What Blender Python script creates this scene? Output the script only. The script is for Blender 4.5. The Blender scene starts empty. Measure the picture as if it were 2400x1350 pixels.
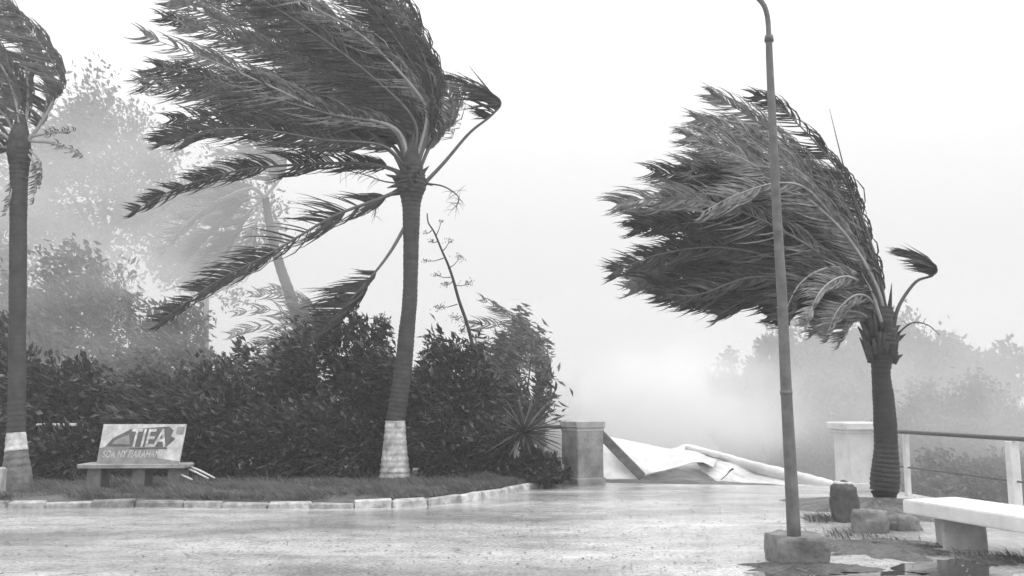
import bpy, math, random
import numpy as np
from mathutils import Vector, Matrix

R = math.radians
random.seed(11)
rng = np.random.default_rng(11)
sc = bpy.context.scene
COL = sc.collection

# ------------------------------------------------------------------ camera
FPX = 2078.0                      # focal length in pixels of a 2400 px wide frame
PITCH = R(7.24)
EYE = Vector((0, 0, 1.5))
cam_d = bpy.data.cameras.new('camera')
cam_d.sensor_width = 36.0
cam_d.lens = 36.0 * FPX / 2400.0
cam_d.clip_start = 0.05
cam_d.clip_end = 3000
cam = bpy.data.objects.new('camera', cam_d)
COL.objects.link(cam)
cam.location = EYE
cam.rotation_euler = (R(90) + PITCH, 0, 0)
sc.camera = cam

# ------------------------------------------------------------------ sky, sun, exposure
SUN_EL, SUN_AZ = R(48), R(112)    # behind the rain clouds, high on the right
world = bpy.data.worlds.new('World')
sc.world = world
world.use_nodes = True
wt = world.node_tree
wt.nodes.clear()
def wn(t, **k):
    n = wt.nodes.new(t)
    for a, b in k.items():
        setattr(n, a, b)
    return n
sky = wn('ShaderNodeTexSky', sky_type='NISHITA')
sky.sun_disc = False
sky.sun_elevation = SUN_EL
sky.sun_rotation = SUN_AZ
sky.air_density = 1.0
sky.dust_density = 4.0
bw = wn('ShaderNodeRGBToBW')
wt.links.new(sky.outputs[0], bw.inputs[0])
tc = wn('ShaderNodeTexCoord')
sep = wn('ShaderNodeSeparateXYZ')
wt.links.new(tc.outputs['Generated'], sep.inputs[0])
mx = wn('ShaderNodeMath', operation='MAXIMUM')
wt.links.new(sep.outputs['Z'], mx.inputs[0]); mx.inputs[1].default_value = 0.0
lum = wn('ShaderNodeMath', operation='MULTIPLY_ADD')     # overcast sky: (1 + 2 sin h) / 3
wt.links.new(mx.outputs[0], lum.inputs[0])
lum.inputs[1].default_value = 15.5
lum.inputs[2].default_value = 4.0
mixv = wn('ShaderNodeMix', data_type='FLOAT')
mixv.inputs[0].default_value = 0.14
wt.links.new(lum.outputs[0], mixv.inputs[2])
wt.links.new(bw.outputs[0], mixv.inputs[3])
bg = wn('ShaderNodeBackground')
bg.inputs['Strength'].default_value = 0.135
wt.links.new(mixv.outputs[0], bg.inputs['Color'])
wo = wn('ShaderNodeOutputWorld')
wt.links.new(bg.outputs[0], wo.inputs['Surface'])

sun_d = bpy.data.lights.new('sun', 'SUN')
sun_d.energy = 0.9
sun_d.angle = R(25)
sun_d.color = (1, 1, 1)
sun = bpy.data.objects.new('sun', sun_d)
COL.objects.link(sun)
sdir = Vector((math.sin(SUN_AZ) * math.cos(SUN_EL), math.cos(SUN_AZ) * math.cos(SUN_EL), math.sin(SUN_EL)))
sun.rotation_euler = (-sdir).to_track_quat('-Z', 'Y').to_euler()

HAZE = 0.0030
sc.view_settings.view_transform = 'Standard'
sc.view_settings.look = 'None'
sc.view_settings.exposure = 0.0
sc.view_settings.gamma = 1.0
sc.view_settings.use_curve_mapping = False
sc.render.engine = 'CYCLES'
cy = sc.cycles
cy.use_denoising = True
cy.max_bounces = 12
cy.diffuse_bounces = 3
cy.glossy_bounces = 3
cy.transmission_bounces = 3
cy.volume_bounces = 8
cy.transparent_max_bounces = 8
cy.use_adaptive_sampling = True
cy.adaptive_threshold = 0.015
cy.caustics_reflective = False
cy.caustics_refractive = False

# ------------------------------------------------------------------ helpers
CT, ST = math.cos(PITCH), math.sin(PITCH)
def at(px, py, d):
    """the point at depth d (metres along y) that the photograph shows at pixel px, py"""
    u, v = (px - 1200) / FPX, (675 - py) / FPX
    dy, dz = CT - v * ST, ST + v * CT
    k = d / dy
    return Vector((u * k, d, EYE.z + dz * k))
def ground(px, py, z=0.0):
    u, v = (px - 1200) / FPX, (675 - py) / FPX
    dy, dz = CT - v * ST, ST + v * CT
    k = (z - EYE.z) / dz
    return Vector((u * k, dy * k, z))

def tag(o, label=None, cat=None, group=None, kind=None):
    if label: o['label'] = label
    if cat: o['category'] = cat
    if group: o['group'] = group
    if kind: o['kind'] = kind
    return o
def empty(name, loc, label=None, cat=None, group=None, kind=None):
    o = bpy.data.objects.new(name, None)
    o.empty_display_size = 0.2
    o.location = loc
    COL.objects.link(o)
    return tag(o, label, cat, group, kind)
def link(name, me, parent=None):
    o = bpy.data.objects.new(name, me)
    COL.objects.link(o)
    if parent is not None:
        o.parent = parent
        m = Matrix.Identity(4)
        p = parent
        t = Vector((0, 0, 0))
        while p is not None:
            t += p.location
            p = p.parent
        o.location = -t              # meshes are written in world coordinates
    return o
def rebase(o, loc):
    """move a top-level mesh's origin to loc without moving its geometry"""
    loc = Vector(loc)
    o.data.transform(Matrix.Translation(-loc))
    o.location = loc
    return o

class MB:
    """collects shapes; build() links them as ONE mesh object"""
    def __init__(self):
        self.v, self.f, self.mi = [], [], []
    def add(self, v, f, mi=0):
        n = len(self.v)
        self.v.extend([tuple(p) for p in v])
        self.f.extend([tuple(i + n for i in q) for q in f])
        self.mi.extend([mi] * len(f))
        return self
    def box(self, c, s, rz=0.0, rx=0.0, ry=0.0, bev=0.0, jit=0.0, mi=0):
        m = Matrix.Translation(c) @ Matrix.Rotation(rz, 4, 'Z') @ Matrix.Rotation(ry, 4, 'Y') @ Matrix.Rotation(rx, 4, 'X')
        hx, hy, hz = s[0] / 2, s[1] / 2, s[2] / 2
        if bev <= 0:
            pts = [(-hx, -hy, -hz), (hx, -hy, -hz), (hx, hy, -hz), (-hx, hy, -hz), (-hx, -hy, hz), (hx, -hy, hz), (hx, hy, hz), (-hx, hy, hz)]
            fs = [(0, 3, 2, 1), (4, 5, 6, 7), (0, 1, 5, 4), (1, 2, 6, 5), (2, 3, 7, 6), (3, 0, 4, 7)]
        else:
            b = bev
            def ring(x, y, z):
                return [(-x + b, -y, z), (x - b, -y, z), (x, -y + b, z), (x, y - b, z), (x - b, y, z), (-x + b, y, z), (-x, y - b, z), (-x, -y + b, z)]
            pts = ring(hx - b, hy - b, -hz) + ring(hx, hy, -hz + b) + ring(hx, hy, hz - b) + ring(hx - b, hy - b, hz)
            fs = [tuple(range(7, -1, -1)), tuple(range(24, 32))]
            for r in range(3):
                for i in range(8):
                    j = (i + 1) % 8
                    fs.append((r * 8 + i, r * 8 + j, r * 8 + 8 + j, r * 8 + 8 + i))
        if jit:
            pts = [tuple(a + random.uniform(-jit, jit) for a in p) for p in pts]
        return self.add([m @ Vector(p) for p in pts], fs, mi)
    def tube(self, pts, rad, n=8, cap=True, mi=0):
        pts = [Vector(p) for p in pts]
        if not hasattr(rad, '__len__'):
            rad = [rad] * len(pts)
        vs, fs = [], []
        ref = None
        for i, p in enumerate(pts):
            t = (pts[min(i + 1, len(pts) - 1)] - pts[max(i - 1, 0)]).normalized()
            if ref is None:
                ref = t.orthogonal().normalized()
            ref = (ref - t * ref.dot(t)).normalized()
            b = t.cross(ref)
            for k in range(n):
                a = 2 * math.pi * k / n
                vs.append(p + (ref * math.cos(a) + b * math.sin(a)) * rad[i])
        for i in range(len(pts) - 1):
            for k in range(n):
                j = (k + 1) % n
                fs.append((i * n + k, i * n + j, i * n + n + j, i * n + n + k))
        if cap:
            fs.append(tuple(range(n - 1, -1, -1)))
            fs.append(tuple(range((len(pts) - 1) * n, len(pts) * n)))
        return self.add(vs, fs, mi)
    def mesh(self, name, mats, smooth=False):
        me = bpy.data.meshes.new(name)
        me.from_pydata(self.v, [], self.f)
        for m in (mats if isinstance(mats, (list, tuple)) else [mats]):
            me.materials.append(m)
        if any(self.mi):
            me.polygons.foreach_set('material_index', self.mi)
        if smooth:
            me.polygons.foreach_set('use_smooth', [True] * len(me.polygons))
        me.update()
        return me
    def build(self, name, mats, parent=None, smooth=False):
        return link(name, self.mesh(name, mats, smooth), parent)

def np_mesh(name, v, f, mat, smooth=False, pale=None, share=.0):
    me = bpy.data.meshes.new(name)
    me.from_pydata(v.tolist(), [], f.tolist())
    me.materials.append(mat)
    if pale is not None:
        me.materials.append(pale)
        me.polygons.foreach_set('material_index', (np.random.default_rng(len(f)).random(len(f)) < share).astype(np.int32))
    if smooth:
        me.polygons.foreach_set('use_smooth', [True] * len(me.polygons))
    me.update()
    return me

def spline(pts, n):
    """Catmull-Rom through pts, n samples"""
    P = [Vector(p) for p in pts]
    P = [P[0] * 2 - P[1]] + P + [P[-1] * 2 - P[-2]]
    out = []
    segs = len(P) - 3
    for i in range(n):
        u = i / (n - 1) * segs
        k = min(int(u), segs - 1)
        t = u - k
        a, b, c, d = P[k:k + 4]
        out.append(0.5 * ((2 * b) + (c - a) * t + (2 * a - 5 * b + 4 * c - d) * t * t + (3 * b - a - 3 * c + d) * t ** 3))
    return out

# ------------------------------------------------------------------ materials (the photograph is monochrome: every colour is a grey)
def material(name, c, rough=0.7, var=0.3, scale=4.0, bump=0.2, bscale=None, spec=0.4, detail=6.0, dist=0.02):
    m = bpy.data.materials.new(name)
    m.use_nodes = True
    nt = m.node_tree
    p = nt.nodes['Principled BSDF']
    t = nt.nodes.new('ShaderNodeTexCoord')
    n = nt.nodes.new('ShaderNodeTexNoise')
    n.inputs['Scale'].default_value = scale
    n.inputs['Detail'].default_value = detail
    n.inputs['Roughness'].default_value = 0.65
    nt.links.new(t.outputs['Object'], n.inputs['Vector'])
    r = nt.nodes.new('ShaderNodeValToRGB')
    lo, hi = c * (1 - var), min(0.85, c * (1 + var))
    r.color_ramp.elements[0].position = 0.32
    r.color_ramp.elements[1].position = 0.68
    r.color_ramp.elements[0].color = (lo, lo, lo, 1)
    r.color_ramp.elements[1].color = (hi, hi, hi, 1)
    nt.links.new(n.outputs['Fac'], r.inputs[0])
    nt.links.new(r.outputs[0], p.inputs['Base Color'])
    p.inputs['Roughness'].default_value = rough
    p.inputs['Specular IOR Level'].default_value = spec
    if bump:
        n2 = nt.nodes.new('ShaderNodeTexNoise')
        n2.inputs['Scale'].default_value = bscale or scale * 5
        n2.inputs['Detail'].default_value = 5
        nt.links.new(t.outputs['Object'], n2.inputs['Vector'])
        b = nt.nodes.new('ShaderNodeBump')
        b.inputs['Strength'].default_value = bump
        b.inputs['Distance'].default_value = dist
        nt.links.new(n2.outputs['Fac'], b.inputs['Height'])
        nt.links.new(b.outputs[0], p.inputs['Normal'])
    return m

def leaf_material(name, c, rough=0.42, trans=0.25, var=0.4, scale=2.5, spec=0.35, fine=9.0):
    m = material(name, c, rough, var, scale, 0, spec=spec)
    nt = m.node_tree
    r0 = [n for n in nt.nodes if n.type == 'VALTORGB'][0]
    nf = nt.nodes.new('ShaderNodeTexNoise')
    nf.inputs['Scale'].default_value = fine
    nf.inputs['Detail'].default_value = 2
    nt.links.new([n for n in nt.nodes if n.type == 'TEX_COORD'][0].outputs['Object'], nf.inputs['Vector'])
    nl = [n for n in nt.nodes if n.type == 'TEX_NOISE' and n is not nf][0]
    av = nt.nodes.new('ShaderNodeMath'); av.operation = 'MULTIPLY_ADD'
    nt.links.new(nf.outputs['Fac'], av.inputs[0]); av.inputs[1].default_value = 0.55
    half = nt.nodes.new('ShaderNodeMath'); half.operation = 'MULTIPLY'; half.inputs[1].default_value = 0.45
    nt.links.new(nl.outputs['Fac'], half.inputs[0]); nt.links.new(half.outputs[0], av.inputs[2])
    nt.links.new(av.outputs[0], r0.inputs[0])
    r0.color_ramp.elements[0].position = 0.38; r0.color_ramp.elements[1].position = 0.62
    p = nt.nodes['Principled BSDF']
    out = nt.nodes['Material Output']
    tr = nt.nodes.new('ShaderNodeBsdfTranslucent')
    ramp = [n for n in nt.nodes if n.type == 'VALTORGB'][0]
    nt.links.new(ramp.outputs[0], tr.inputs['Color'])
    mixs = nt.nodes.new('ShaderNodeMixShader')
    mixs.inputs[0].default_value = trans
    nt.links.new(p.outputs[0], mixs.inputs[1])
    nt.links.new(tr.outputs[0], mixs.inputs[2])
    nt.links.new(mixs.outputs[0], out.inputs['Surface'])
    return m

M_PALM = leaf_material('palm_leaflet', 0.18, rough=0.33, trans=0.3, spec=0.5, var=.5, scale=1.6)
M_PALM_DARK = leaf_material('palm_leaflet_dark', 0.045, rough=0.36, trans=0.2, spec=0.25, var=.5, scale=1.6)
M_RIB = material('palm_midrib', 0.34, 0.45, 0.2, 6, 0)
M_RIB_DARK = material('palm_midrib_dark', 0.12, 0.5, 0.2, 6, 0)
M_TRUNK = material('palm_bark', 0.05, 0.75, 0.35, 5, 0.6, 30)
M_TRUNK_DARK = material('wet_palm_bark', 0.03, 0.6, 0.4, 5, 0.6, 30)
M_FIBRE = material('palm_fibre', 0.06, 0.8, 0.4, 9, 0.5)
M_ROT = material('rotten_bark', 0.012, 0.8, 0.3, 9, 0.5)
M_LIME = material('limewash', 0.56, 0.8, 0.55, 6, 0.5, 25)
M_KERB_WORN = material('bare_kerb', 0.24, 0.7, 0.5, 6, 0.6, 22)
M_LIME_WORN = material('worn_limewash', 0.36, 0.8, 0.55, 6, 0.6, 22)
M_UNDER = leaf_material('leaf_underside', 0.20, trans=.3, var=.4, scale=1.2)
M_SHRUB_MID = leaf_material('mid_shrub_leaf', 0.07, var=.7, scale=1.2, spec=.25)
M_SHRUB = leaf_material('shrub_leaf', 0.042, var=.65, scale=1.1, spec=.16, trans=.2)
M_SHRUB_LIGHT = leaf_material('pale_shrub_leaf', 0.085, var=.5, scale=1.0)
M_TREE = leaf_material('tree_leaf', 0.14, trans=.35, scale=0.3)  # paler than the hedge leaves: some distance haze is put into the colour
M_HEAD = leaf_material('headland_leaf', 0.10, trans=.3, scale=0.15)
M_FAR = leaf_material('far_shore_leaf', 0.22, trans=.35, scale=0.1)  # palest foliage: fading into the haze is partly put into the colour
M_PALM_PALE = leaf_material('pale_palm_leaflet', 0.16, trans=.35, scale=.5)
M_BARK = material('bark', 0.09, 0.8, 0.3, 8, 0.4)
M_STALK = material('flower_stalk', 0.05, 0.7, 0.2, 8, 0)
M_AGAVE = leaf_material('agave_leaf', 0.075, trans=0.05, var=0.25)
M_GRASS = leaf_material('grass_blade', 0.15, trans=0.3, scale=0.8)
M_SOIL = material('wet_soil', 0.085, 0.25, 0.45, 2.5, 0.8, 14, spec=0.5, dist=0.05)
M_CONC = material('wet_concrete', 0.42, 0.45, 0.25, 5, 0.3, 40)
M_CONC_WHITE = material('white_painted_concrete', 0.78, 0.4, 0.12, 5, 0.25, 30)
M_CONC_WORN = material('worn_grey_concrete', 0.28, 0.5, 0.4, 5, 0.4, 30)
M_CONC_DARK = material('stained_concrete', 0.17, 0.6, 0.45, 6, 0.6, 25)
M_PILLAR = material('weathered_plaster', 0.26, 0.6, 0.5, 2.6, 0.5, 20)
M_STONE = material('dark_stone', 0.075, 0.5, 0.4, 5, 0.7, 12, dist=0.04)
M_METAL = material('weathered_steel', 0.13, 0.5, 0.3, 9, 0.15)
M_RAIL = material('dark_pipe', 0.10, 0.4, 0.3, 12, 0.1)
M_RAIL_WHITE = material('pale_painted_steel', 0.5, 0.45, 0.25, 12, 0.1)
M_TARP = material('white_tarpaulin', 0.70, 0.4, 0.18, 2.2, 0.5, 6, dist=.03)
M_PLANK = material('grey_timber', 0.17, 0.6, 0.3, 12, 0.3)
M_STICK = material('pale_stick', 0.62, 0.6, 0.2, 12, 0.2)
M_SIGN_W = material('sign_white', 0.52, 0.5, 0.35, 5, 0)
M_SIGN_T = material('sign_lettering', 0.5, 0.5, 0.5, 14, 0)
M_SIGN_D = material('sign_dark', 0.10, 0.4, 0.3, 9, 0)
M_SIGN_M = material('sign_grey', 0.24, 0.4, 0.3, 9, 0)
M_LITTER = material('leaf_litter', 0.08, 0.5, 0.5, 3, 0)
M_PEBBLE = material('pebble', 0.22, 0.4, 0.6, 3, 0)

# ------------------------------------------------------------------ terrain
def edge_x(y):
    return 6.0 + (15.5 - min(max(y, -40), 16.2)) * 0.17
def sstep(a, b, x):
    t = min(1, max(0, (x - a) / (b - a)))
    return t * t * (3 - 2 * t)
SEA = -13.0
def height(x, y):
    s_right = x - edge_x(y) - 0.25
    s_back = min(y - 16.75, x - 1.1)
    s = max(s_right, s_back, 0.0, (y - 125) * 0.6)
    h = -0.07 - 15.5 * sstep(0, 42, s) - 0.55 * sstep(0, 0.5, s)
    h += 0.12 * math.sin(x * 0.9 + y * 0.31) * math.sin(y * 0.7) * sstep(0.5, 6, s)
    h += 19 * math.exp(-(((x - 64) / 26) ** 2) - ((y - 158) / 26) ** 2)
    h += 12 * math.exp(-(((x - 33) / 46) ** 2) - ((y - 260) / 22) ** 2)
    h += 4 * sstep(60, 100, y) * sstep(24, 44, -x)
    return h
tv, tf = [], []
NA, radii = 220, [0.0]
r = 0.6
while r < 400:
    radii.append(r)
    r *= 1.052
radii.append(400)
for ri, rr in enumerate(radii):
    for k in range(NA):
        a = 2 * math.pi * k / NA
        x, y = rr * math.sin(a), rr * math.cos(a)
        tv.append((x, y, height(x, y)))
for ri in range(len(radii) - 1):
    for k in range(NA):
        j = (k + 1) % NA
        tf.append((ri * NA + k, ri * NA + NA + k, ri * NA + NA + j, ri * NA + j))
M_LAND = material('rough_ground', 0.09, 0.8, 0.4, 0.5, 0.6, 3, dist=0.1)
mb = MB(); mb.add(tv, tf)
o = mb.build('ground', M_LAND, smooth=True)
tag(o, kind='structure')

# the sea below the headland
M_SEA = material('grey_sea', 0.12, 0.18, 0.3, 0.05, 0.5, 0.5, spec=0.5, dist=0.3)
mb = MB(); mb.add([(-410, -410, SEA), (410, -410, SEA), (410, 410, SEA), (-410, 410, SEA)], [(0, 1, 2, 3)])
o = mb.build('sea', M_SEA); tag(o, kind='structure')

# esplanade: pale, wet, sandy concrete, its edge a real step above the slope
M_ROAD = bpy.data.materials.new('wet_sandy_paving')
M_ROAD.use_nodes = True
nt = M_ROAD.node_tree
P = nt.nodes['Principled BSDF']
t = nt.nodes.new('ShaderNodeTexCoord')
mp = nt.nodes.new('ShaderNodeMapping'); mp.inputs['Scale'].default_value = (0.45, 1.3, 1.0)
nt.links.new(t.outputs['Object'], mp.inputs[0])
def noise(scale, detail, rough=0.6, vec=None):
    n = nt.nodes.new('ShaderNodeTexNoise')
    n.inputs['Scale'].default_value = scale
    n.inputs['Detail'].default_value = detail
    n.inputs['Roughness'].default_value = rough
    nt.links.new((vec or t.outputs['Object']), n.inputs['Vector'])
    return n
def ramp(src, stops):
    r = nt.nodes.new('ShaderNodeValToRGB')
    e = r.color_ramp.elements
    e[0].position, e[0].color = stops[0][0], (stops[0][1],) * 3 + (1,)
    e[1].position, e[1].color = stops[-1][0], (stops[-1][1],) * 3 + (1,)
    for p_, v_ in stops[1:-1]:
        q = e.new(p_); q.color = (v_,) * 3 + (1,)
    nt.links.new(src, r.inputs[0])
    return r
n_big = noise(0.55, 6, 0.62, mp.outputs[0])
n_mid = noise(3.2, 8, 0.7)
n_fine = noise(24, 7, 0.8)
c_big = ramp(n_big.outputs['Fac'], [(0.36, 0.30), (0.5, 0.55), (0.62, 0.75)])
c_mid = ramp(n_mid.outputs['Fac'], [(0.30, 0.55), (0.45, 0.88), (0.62, 1.08)])
c_fine = ramp(n_fine.outputs['Fac'], [(0.38, 0.30), (0.48, 0.88), (0.60, 1.12)])
def mult(a, b):
    m_ = nt.nodes.new('ShaderNodeMix'); m_.data_type = 'RGBA'; m_.blend_type = 'MULTIPLY'
    m_.inputs[0].default_value = 1.0
    nt.links.new(a, m_.inputs[6]); nt.links.new(b, m_.inputs[7])
    return m_.outputs[2]
nt.links.new(mult(mult(c_big.outputs[0], c_mid.outputs[0]), c_fine.outputs[0]), P.inputs['Base Color'])
wet = noise(0.8, 5, 0.6, mp.outputs[0])
c_wet = ramp(wet.outputs['Fac'], [(0.36, 0.05), (0.52, 0.14), (0.66, 0.34)])
nt.links.new(c_wet.outputs[0], P.inputs['Roughness'])
P.inputs['Specular IOR Level'].default_value = 1.0
bm1 = nt.nodes.new('ShaderNodeBump'); bm1.inputs['Strength'].default_value = 0.4; bm1.inputs['Distance'].default_value = 0.012
nt.links.new(n_fine.outputs['Fac'], bm1.inputs['Height'])
bm2 = nt.nodes.new('ShaderNodeBump'); bm2.inputs['Strength'].default_value = 0.3; bm2.inputs['Distance'].default_value = 0.03
nt.links.new(n_mid.outputs['Fac'], bm2.inputs['Height'])
nt.links.new(bm1.outputs[0], bm2.inputs['Normal'])
nt.links.new(bm2.outputs[0], P.inputs['Normal'])

kerb_pts = [(-14, 12.55), (-9.5, 12.65), (-7.3, 12.8), (-4.9, 12.88), (-3.05, 12.72), (-2.2, 12.75), (-1.25, 13.05), (-0.48, 14.0), (0.3, 15.45), (0.72, 16.2)]
kerb_line = spline([(x, y, 0) for x, y in kerb_pts], 160)
GATE_L, GATE_R = Vector((1.62, 16.35, 0)), Vector((5.85, 15.75, 0))
rail_pts = [Vector((5.95, 15.4, 0)), Vector((6.75, 11.3, 0)), Vector((7.5, 6.9, 0)), Vector((8.3, 2.0, 0)), Vector((9.5, -6, 0))]
outline = [(-14, 12.6), (-14, -25), (13, -25), (9.7, -6), (8.5, 2.0), (7.7, 6.9), (6.95, 11.3), (6.35, 15.9), (1.0, 16.7), (0.72, 16.3)]
outline += [(p.x, p.y) for p in reversed(kerb_line[:-1])]
outline = outline[:-1]
mb = MB()
n = len(outline)
mb.add([(x, y, 0) for x, y in outline] + [(x, y, -0.3) for x, y in outline],
       [tuple(range(n))] + [(i, i + n, (i + 1) % n + n, (i + 1) % n) for i in range(n)])
o = mb.build('pavement', M_ROAD); tag(o, kind='structure')
import bmesh
bmm = bmesh.new(); bmm.from_mesh(o.data)
bmesh.ops.triangulate(bmm, faces=[f for f in bmm.faces if len(f.verts) > 4])
bmesh.ops.recalc_face_normals(bmm, faces=bmm.faces)
bmm.to_mesh(o.data); bmm.free()

# planted bed behind the kerb
bed_front = [(p.x, p.y + 0.08) for p in kerb_line]
mb = MB()
rows = 10
bv, bf = [], []
for i, (x, y) in enumerate(bed_front):
    for k in range(rows):
        yy = y + (24 - y) * (k / (rows - 1)) ** 1.6
        bv.append((x - 0.05, yy, 0.07 + 0.05 * min(1, k) + random.uniform(-0.02, 0.03) * (k > 0)))
for i in range(len(bed_front) - 1):
    for k in range(rows - 1):
        a = i * rows + k
        bf.append((a, a + rows, a + rows + 1, a + 1))
nb = len(bv)
bv += [(x - 0.05, y - .04, -.02) for x, y in bed_front]
bf += [(nb + i, nb + i + 1, (i + 1) * rows, i * rows) for i in range(len(bed_front) - 1)]
mb.add(bv, bf)
o = mb.build('planting_bed', M_SOIL, smooth=True); tag(o, kind='structure')

# kerb of whitewashed stones, some of them gone
kerb = empty('kerb', (0, 12.8, 0), kind='structure')
s_acc = 0.0
L = [0.0]
for a, b in zip(kerb_line[:-1], kerb_line[1:]):
    L.append(L[-1] + (b - a).length)
def on_kerb(s):
    for i in range(len(L) - 1):
        if L[i + 1] >= s:
            f = (s - L[i]) / (L[i + 1] - L[i])
            return kerb_line[i].lerp(kerb_line[i + 1], f), (kerb_line[i + 1] - kerb_line[i]).normalized()
    return kerb_line[-1], (kerb_line[-1] - kerb_line[-2]).normalized()
s = 0.2
while s < L[-1] - 0.4:
    ln = random.uniform(0.5, 0.85)
    p, d = on_kerb(s + ln / 2)
    px = 1200 + p.x / p.y * FPX
    gone = px > 1262
    worn = (205 < px < 395) or (505 < px < 575) or (790 < px < 830)
    if not gone:
        sink = random.uniform(0.01, 0.06) if px < 830 else random.uniform(0, 0.02)
        mb = MB()
        mb.box((p.x, p.y + 0.03 + random.uniform(-.02, .02), 0.025 - sink), (ln - random.uniform(.0, .02), 0.13, 0.18), math.atan2(d.y, d.x) + random.uniform(-.05, .05), random.uniform(-.08, .08), random.uniform(-.03, .03), random.uniform(.012, .03), 0.008)
        mb.build('kerb_stone', M_KERB_WORN if worn else (M_LIME_WORN if px < 640 or random.random() < .3 else M_LIME), kerb)
    s += ln

# ------------------------------------------------------------------ haze: the rain-filled air
HZ0, HZ1 = -20.0, 46.0
mb = MB(); mb.box((0, 0, (HZ0 + HZ1) / 2), (840, 840, HZ1 - HZ0))
M_HAZE = bpy.data.materials.new('rain_haze'); M_HAZE.use_nodes = True
nt = M_HAZE.node_tree; nt.nodes.clear()
pv = nt.nodes.new('ShaderNodeVolumePrincipled')
pv.inputs['Color'].default_value = (0.98, 0.98, 0.98, 1)
pv.inputs['Density'].default_value = HAZE
pv.inputs['Anisotropy'].default_value = 0.1
mo = nt.nodes.new('ShaderNodeOutputMaterial')
nt.links.new(pv.outputs[0], mo.inputs['Volume'])
o = mb.build('haze', M_HAZE); tag(o, kind='stuff')

# ------------------------------------------------------------------ palms
def frond(parent, ctrl, mat, rib, wind=(-1, 0, 0.02), leaf=0.75, n=95, start=0.22, r0=0.034, facing=(0, -1, 0.25), curl=1.0, sides=(-1, 1), w0=0.045, name='frond'):
    n = int(n * 1.45); w0 *= 0.72
    torn = [(random.random(), random.uniform(.01, .035)) for _ in range(8)]
    tw = [(random.uniform(4, 9), random.uniform(0, 6)), (random.uniform(13, 24), random.uniform(0, 6))]
    pts = spline(ctrl, 36)
    total = sum((b - a).length for a, b in zip(pts[:-1], pts[1:]))
    W0 = Vector(wind)
    vs, fs = [], []
    fj = Vector((random.uniform(-.05, .05), random.uniform(-.25, .25), random.uniform(-.10, .10)))
    for i in range(n):
        u = start + (1 - start) * (i + random.random() * 0.8) / n
        k = u * (len(pts) - 1)
        k0 = min(int(k), len(pts) - 2)
        p = pts[k0].lerp(pts[k0 + 1], k - k0)
        T = (pts[k0 + 1] - pts[k0]).normalized()
        N = Vector(facing); N = N - T * N.dot(T)
        N = N.normalized() if N.length > 0.05 else T.orthogonal().normalized()
        S = T.cross(N)
        uu = (u - start) / (1 - start)
        prof = 0.45 + 0.55 * min(1, uu / 0.25) if uu < 0.3 else 1 - 0.62 * ((uu - 0.3) / 0.7) ** 1.4
        for sd in sides:
            if any(abs(uu - a_) < b_ for a_, b_ in torn) and random.random() < .8: continue
            ll = leaf * prof * random.uniform(0.6, 1.22)
            d0 = (T * 0.55 + S * sd * 0.85 + N * random.uniform(-.25, .35)).normalized()
            gz = .20 * math.sin(uu * tw[0][0] + tw[0][1] + sd) + .14 * math.sin(uu * tw[1][0] + tw[1][1])
            W = (W0 + fj + T * 0.45 + Vector((0, gz * .8, gz)) + Vector((random.uniform(-.15, .15), random.uniform(-.4, .4), random.gauss(0, .17)))).normalized()
            wd = N.lerp(Vector((random.uniform(-1, 1), random.uniform(-1, 1), random.uniform(-1, 1))), 0.35)
            q = p.copy()
            segs = 4
            base = len(vs)
            ww = w0 * random.uniform(0.75, 1.15)
            for sgm in range(segs + 1):
                f = sgm / segs
                w = min(1, (0.30 + 0.85 * f) * curl)
                dr = (d0 * (1 - w) + W * w).normalized()
                side = dr.cross(wd)
                side = side.normalized() if side.length > 1e-3 else dr.orthogonal().normalized()
                hw = ww * 0.5 * (0.75 + 0.6 * f if f < 0.4 else (1 - f) * 1.6 + 0.04)
                vs.append(q - side * hw); vs.append(q + side * hw)
                q = q + dr * (ll / segs)
            for sgm in range(segs):
                a = base + sgm * 2
                fs.append((a, a + 1, a + 3, a + 2))
    mb = MB(); mb.add(vs, fs)
    f_o = mb.build(name, mat, parent)
    mr = MB(); mr.tube(pts, [r0 * (1 - 0.86 * (i / 35) ** 0.8) for i in range(36)], 6)
    m_o = mr.build('midrib', rib, None, True)
    m_o.parent = f_o
    return f_o

def trunk_tube(mb, sect, d, n=18, ring=0.085, mi=0, y0=None, y1=None):
    """sect: list of (py, px_left, px_right) from the base up, at depth d"""
    P = [at((a + b) / 2, y, d) for y, a, b in sect]
    Rr = [(b - a) / 2 / FPX * d for y, a, b in sect]
    steps = max(8, int(sum((q - p).length for p, q in zip(P[:-1], P[1:])) / (ring / 4)))
    C = spline(P, steps)
    rr = spline([(x, 0, 0) for x in Rr], steps)
    acc, rads = 0.0, []
    for i, c in enumerate(C):
        if i: acc += (c - C[i - 1]).length
        ph = (acc / ring) % 1.0
        rads.append(rr[i].x * (1.035 - 0.075 * ph) * (1 + 0.012 * math.sin(acc * 9)))
    mb.tube(C, rads, n, True, mi)

def px_path(lst, d, dd, bend=1.0):
    """pixel polyline to 3-D: depth drifts by dd from base to tip"""
    m = len(lst) - 1
    return [at(x, y, d + dd * (i / m) ** bend) for i, (x, y) in enumerate(lst)]

def jitter(lst, a):
    m = len(lst) - 1
    jx, jy = random.uniform(-a, a), random.uniform(-a, a)
    return [(x + jx * i / m, y + jy * i / m) for i, (x, y) in enumerate(lst)]

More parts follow.
